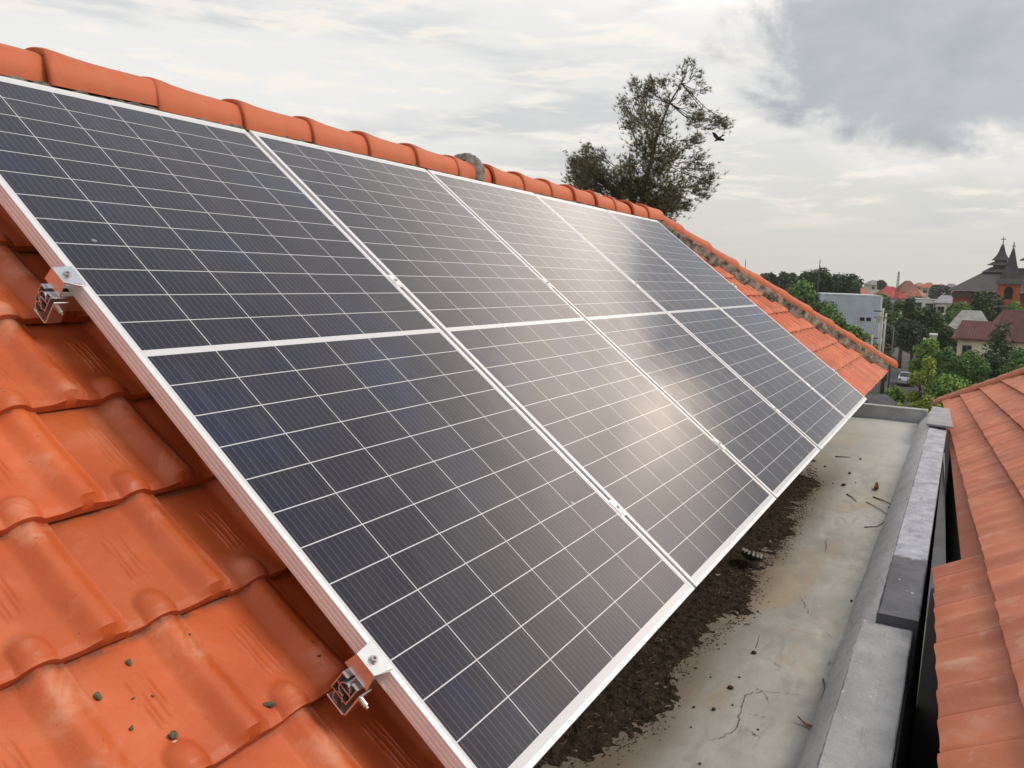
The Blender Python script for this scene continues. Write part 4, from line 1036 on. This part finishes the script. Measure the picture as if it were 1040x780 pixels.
# trees, far to near
T_ = [(800, 277, 296, 58, 160, 'dark', 'long low dark tree on the skyline left of the antenna pole', 'round'),
      (838, 273, 302, 46, 135, 'dark', 'broad dark tree on the skyline with the antenna pole above it', 'round'),
      (862, 278, 302, 28, 130, 'dark', 'dark tree right of the antenna pole, above the grey corrugated building', 'round'),
      (815, 286, 325, 40, 100, 'mid', 'mid green tree between the hip tiles and the grey corrugated building', 'round'),
      (846, 318, 352, 34, 80, 'mid', 'green tree in front of the lower left of the grey corrugated building', 'round'),
      (868, 332, 362, 26, 78, 'bright', 'lighter green bush just above the hip tiles, below the grey building', 'round'),
      (893, 298, 322, 26, 130, 'mid', 'mid green tree right of the grey corrugated building, under the red roof', 'round'),
      (920, 302, 345, 34, 110, 'dark', 'dark tree filling the middle above the street, behind the leaning poles', 'round'),
      (904, 330, 352, 20, 95, 'dark', 'low dark tree just right of the leaning poles', 'round'),
      (945, 312, 344, 40, 112, 'dark', 'wide dark tree under the white houses', 'round'),
      (976, 308, 334, 30, 118, 'mid', 'tree left of the church foot above the grey roof', 'round'),
      (1000, 297, 325, 40, 125, 'dark', 'big dark tree hiding the church wall left of the bell tower', 'round'),
      (1032, 306, 322, 16, 122, 'bright', 'light green bush at the foot of the bell tower', 'round'),
      (955, 290, 303, 26, 260, 'far', 'hazy tree group in the far town left of the church', 'round'),
      (895, 285, 292, 7, 300, 'far', 'hazy palm like tree on the skyline between the far roofs', 'round'),
      (962, 333, 372, 30, 82, 'dark', 'dark tree left of the cream wall, above the yellow green bushes', 'round'),
      (946, 345, 380, 34, 72, 'bright', 'bright green tree beside the street, above the yellow green one', 'round'),
      (1020, 323, 400, 66, 66, 'dark', 'cone shaped dark conifer in front of the maroon roof', 'cone'),
      (985, 358, 400, 44, 62, 'mid', 'leafy green tree below the cream wall', 'round'),
      (1040, 356, 400, 40, 60, 'mid', 'green tree at the right edge above the faded roof', 'round'),
      (944, 364, 425, 30, 56, 'lime', 'yellow green tree beside the parked car, nearest the gutter end', 'round'),
      (965, 378, 425, 50, 54, 'bright', 'wide yellow green hedge tree above the cement sheet', 'round'),
      (910, 392, 412, 20, 60, 'bright', 'round clipped bush at the roadside left of the car', 'round'),
      (908, 408, 440, 26, 50, 'bright', 'low leafy tree right behind the gutter end wall', 'round'),
      (944, 402, 440, 36, 48, 'lime', 'low yellow green tree right behind the gutter end wall near the cement sheet', 'round'),
      (900, 350, 366, 30, 84, 'bare', 'sparse greyish shrub under the leaning poles', 'round')]
T_ += [(838, 322, 352, 30, 79, 'bright', 'yellowish green leafy tree right above the hip tiles, at the foot of the corrugated wall', 'round'),
      (878, 338, 366, 30, 84, 'bright', 'bright green shrub under the right corner of the corrugated building', 'round'),
      (858, 330, 360, 26, 86, 'mid', 'green tree below the two small vents of the corrugated building', 'round'),
      (780, 278, 292, 40, 150, 'dark', 'dark rounded tree on the skyline touching the hip tiles', 'round'),
      (822, 276, 300, 40, 140, 'dark', 'dark tree in the middle of the skyline clump, below the antenna pole', 'round'),
      (880, 306, 330, 26, 120, 'mid', 'mid green tree directly behind the right corner of the corrugated building', 'round'),
      (930, 325, 352, 34, 98, 'dark', 'dark tree at the far end of the street', 'round'),
      (905, 312, 334, 26, 115, 'mid', 'mid green tree behind the slim street lamp', 'round'),
      (960, 352, 392, 38, 70, 'mid', 'green tree left of the cream wing window', 'round'),
      (1005, 360, 392, 36, 64, 'dark', 'dark leafy tree at the foot of the conifer', 'round'),
      (832, 305, 335, 34, 92, 'mid', 'green tree hiding the left edge of the corrugated building', 'round')]
LG['bare'] = leafmat('grey brown twigs', (.11, .10, .075), .4)
for px, a, b_, wp, D, kd, lb_, sh_ in T_:
    tree(px, a, b_, wp, D, kd, lb_, shape=sh_)
# far-off wood that reads as one mass along the horizon
vv, ff, lf = [], [], []; rt = random.Random(77)
for _ in range(15000):
    D = rt.uniform(350, 900); px = rt.uniform(560, 1300); k = D / 819.73
    q = at(px, 300, D); q.z = rt.uniform(GZ + 1, GZ + 7 + 2.5 * noise.noise(Vector((px * .05, D * .01, 0))) + 2)
    s1 = rt.uniform(.8, 2.2); b0 = len(vv); a = rt.uniform(0, 6.28); ax = Vector((math.cos(a), math.sin(a), 0)) * s1
    vv += [q - ax, q + Vector((0, 0, -s1 * .7)), q + ax, q + Vector((rt.uniform(-.5, .5), rt.uniform(-.5, .5), s1 * .7))]; ff.append((b0, b0 + 1, b0 + 2, b0 + 3)); lf += [rt.random()] * 4
o = mesh('distant_wood', vv, ff, LG['far']); attr(o, 'leaf', lf); tag(o, 'hazy far off tree cover between the town roofs along the horizon', 'woodland', None, 'stuff')
# more far roofs so the horizon reads as a town
for i in range(34):
    px = rt.uniform(560, 1250); D = rt.uniform(300, 700); wp = rt.uniform(14, 22) * 300 / D; pe = 293 + rt.uniform(-1.5, 2.0) + 6 * 300 / D * rt.random() - (px - 900) * .012
    if 778 < px < 985: continue
    rc = rt.choice(((.36, .14, .09), (.30, .11, .08), (.2, .2, .2), (.42, .13, .08)))
    house_at('town_house', 'distant roof on the skyline off beyond the main roofs', px, D, wp, 9, pe - wp * .28, pe, (.5, .47, .42), rc, rot=rt.uniform(-.5, .5), hip=.75, group='town houses outside the view')

# poles, mast, antenna
PM = mat('concrete pole', (.40, .39, .36), .8, 0, .1, 3); DM = mat('dark steel', (.09, .09, .09), .6)
def pole(px, pyt, pyb, D, r_, label, arms=(), name='utility_pole', lean=0.0, m=PM):
    tpp = at(px, pyt, D); t_ = thing(name, label, 'pole', (tpp.x, tpp.y, GZ), (lean, 0, 0), 'poles by the street')
    Hh = tpp.z - GZ; MB().tube([(0, 0, 0), (0, 0, Hh)], [r_ * 1.3, r_], 8).build('shaft', m, t_, True)
    for za, L in arms: MB().box((-.05, -L, Hh - za - .06), (.05, L, Hh - za + .06)).build('crossarm', DM, t_)
    if arms: MB().tube([(0, .35, Hh - 1.4), (0, .35, Hh - .7)], .2, 10).build('transformer', PM, t_)
    return t_
pole(897, 313, 366, 76, .11, 'pale concrete pole, left one of the two tall leaning poles', ((.3, .8), (.9, .7)))
pole(900, 318, 364, 78, .09, 'thinner pole right beside the tall pale concrete pole', ())
pole(886, 340, 360, 74, .09, 'short pale pole left of the two tall ones', ((.3, .5),))
pole(939, 343, 362, 74, .12, 'short grey gate post by the roadside trees', ())
lt = pole(908, 332, 362, 82, .06, 'slim street lamp pole with an arm reaching left over the street', (), 'street_lamp', 0, DM)
mb = MB().tube([(0, 0, at(908, 332, 82).z - GZ - .05), (0, .9, at(908, 332, 82).z - GZ + .35)], .045, 6); mb.build('arm', DM, lt)
MB().box((-.12, .8, at(908, 332, 82).z - GZ + .27), (.12, 1.6, at(908, 332, 82).z - GZ + .42)).build('lamp_head', mat('lamp head white', (.7, .7, .7), .5), lt)
# lattice mast
DMs = 150; mp = at(913, 276, DMs); Hm = mp.z - GZ; mast = thing('lattice_mast', 'slim lattice radio mast rising over the far red roofs', 'mast', (mp.x, mp.y, GZ))
mb = MB()
for k in range(3):
    a = k * 2.094; mb.tube([(.75 * math.cos(a), .75 * math.sin(a), 0), (.12 * math.cos(a), .12 * math.sin(a), Hm)], .05, 4)
mb.build('legs', DM, mast); mb = MB(); ns_ = 22
for i in range(ns_):
    r0_ = .75 - .63 * i / ns_; r1_ = .75 - .63 * (i + 1) / ns_
    for k in range(3):
        a, b_ = k * 2.094, (k + 1) * 2.094; mb.tube([(r0_ * math.cos(a), r0_ * math.sin(a), Hm * i / ns_), (r1_ * math.cos(b_), r1_ * math.sin(b_), Hm * (i + 1) / ns_)], .03, 3)
mb.build('bracing', DM, mast)
an = at(833, 264, 120); t_ = thing('antenna_pole', 'thin antenna pole sticking up over the dark skyline tree', 'antenna', (an.x, an.y, GZ))
MB().tube([(0, 0, 0), (0, 0, an.z - GZ)], .06, 6).build('shaft', DM, t_); MB().tube([(0, -.3, an.z - GZ - 1.3), (0, .9, an.z - GZ - 1.7)], .03, 5).build('boom', DM, t_)
an = at(757.5, 264, 30); t_ = thing('antenna_pole', 'tiny antenna tip just above the upper hip tiles', 'antenna', (an.x, an.y, GZ))
MB().tube([(0, 0, 0), (0, 0, an.z - GZ)], .012, 6).build('shaft', DM, t_)

# car on the street
def make_car(p, ang, label):
    t_ = thing('parked_car', label, 'car', p, (0, 0, ang)); CP = mat('silver car paint', (.62, .64, .67), .25, .4); GL = mat('car glass', (.015, .018, .02), .08)
    prof_ = [(-2.1, .35), (-2.12, .72), (-1.95, .88), (-1.25, .98), (-.55, 1.46), (.75, 1.48), (1.55, 1.05), (2.0, 1.0), (2.1, .7), (2.08, .35)]
    vv, ff = [], []; n = len(prof_)
    for s in (-1, 1):
        for a, z in prof_: vv.append((a, s * (.84 if z < 1.1 else .66), z))
    ff = [(i, (i + 1) % n, n + (i + 1) % n, n + i) for i in range(n)] + [tuple(range(n - 1, -1, -1)), tuple(range(n, 2 * n))]
    b_o = mesh('body', vv, ff, CP, t_); fix(b_o); bevel(b_o, .05, 2)
    for s in (-1, 1):
        mesh('side_window', [(-1.0, s * .80, 1.06), (1.25, s * .80, 1.08), (.72, s * .69, 1.42), (-.5, s * .69, 1.41)], [(0, 1, 2, 3)], GL, t_)
    mesh('windscreen', [(-1.22, -.72, 1.03), (-1.22, .72, 1.03), (-.60, .62, 1.45), (-.60, -.62, 1.45)], [(0, 1, 2, 3)], GL, t_)
    mesh('rear_window', [(1.52, -.70, 1.10), (1.52, .70, 1.10), (.84, .62, 1.46), (.84, -.62, 1.46)], [(0, 1, 2, 3)], GL, t_)
    for a in (-1.3, 1.3):
        for s in (-1, 1):
            w_o = MB().tube([(a, s * .66, .32), (a, s * .88, .32)], .32, 18).build('wheel', mat('tyre', (.02, .02, .02), .8), t_)
            MB().tube([(a, s * .881, .32), (a, s * .89, .32)], .19, 14).build('rim', mat('rim metal', (.5, .5, .5), .3, .8), w_o)
    for s in (-1, 1):
        MB().box((-2.15, s * .6 - .18, .66), (-2.10, s * .6 + .18, .80)).build('headlight', mat('headlight glass', (.8, .8, .8), .1), t_)
        MB().box((2.06, s * .62 - .14, .72), (2.12, s * .62 + .14, .9)).build('tail_light', mat('tail light red', (.35, .01, .01), .3), t_)
dd = (r1 - r0); g = gnd(920, 391); make_car((g.x, g.y, GZ + .02), math.atan2(dd.y, dd.x) + math.pi, 'silver car parked on the street beside the yellow green tree')
# dark sheet roofs of the stalls at the roadside left of the bushes
g = at(893, 402, 52)
house_at('roadside_stall', 'low dark roofed roadside stall just past the corner of the farthest panel', 889, 52, 14, 3.5, 400, 405, (.13, .12, .11), (.05, .05, .055), rot=R(15), hip=.3, cat='stall')
# thin evening haze over the town
hz = MB().box((-220, -1520, GZ - 1), (2020, 1520, 12)).build('haze', None); tag(hz, 'thin pale haze softening the far town', 'haze', None, 'stuff')
hm = bpy.data.materials.new('haze air'); hm.use_nodes = True; hm.node_tree.nodes.clear(); HT = NT(hm.node_tree)
ho = HT.node('ShaderNodeOutputMaterial'); hv = HT.node('ShaderNodeVolumePrincipled'); HT.l.new(hv.outputs[0], ho.inputs['Volume'])
hv.inputs['Color'].default_value = (.96, .965, .97, 1); hv.inputs['Density'].default_value = .0002; hv.inputs['Anisotropy'].default_value = .3
hz.data.materials.append(hm)
sc.cycles.volume_bounces = 2
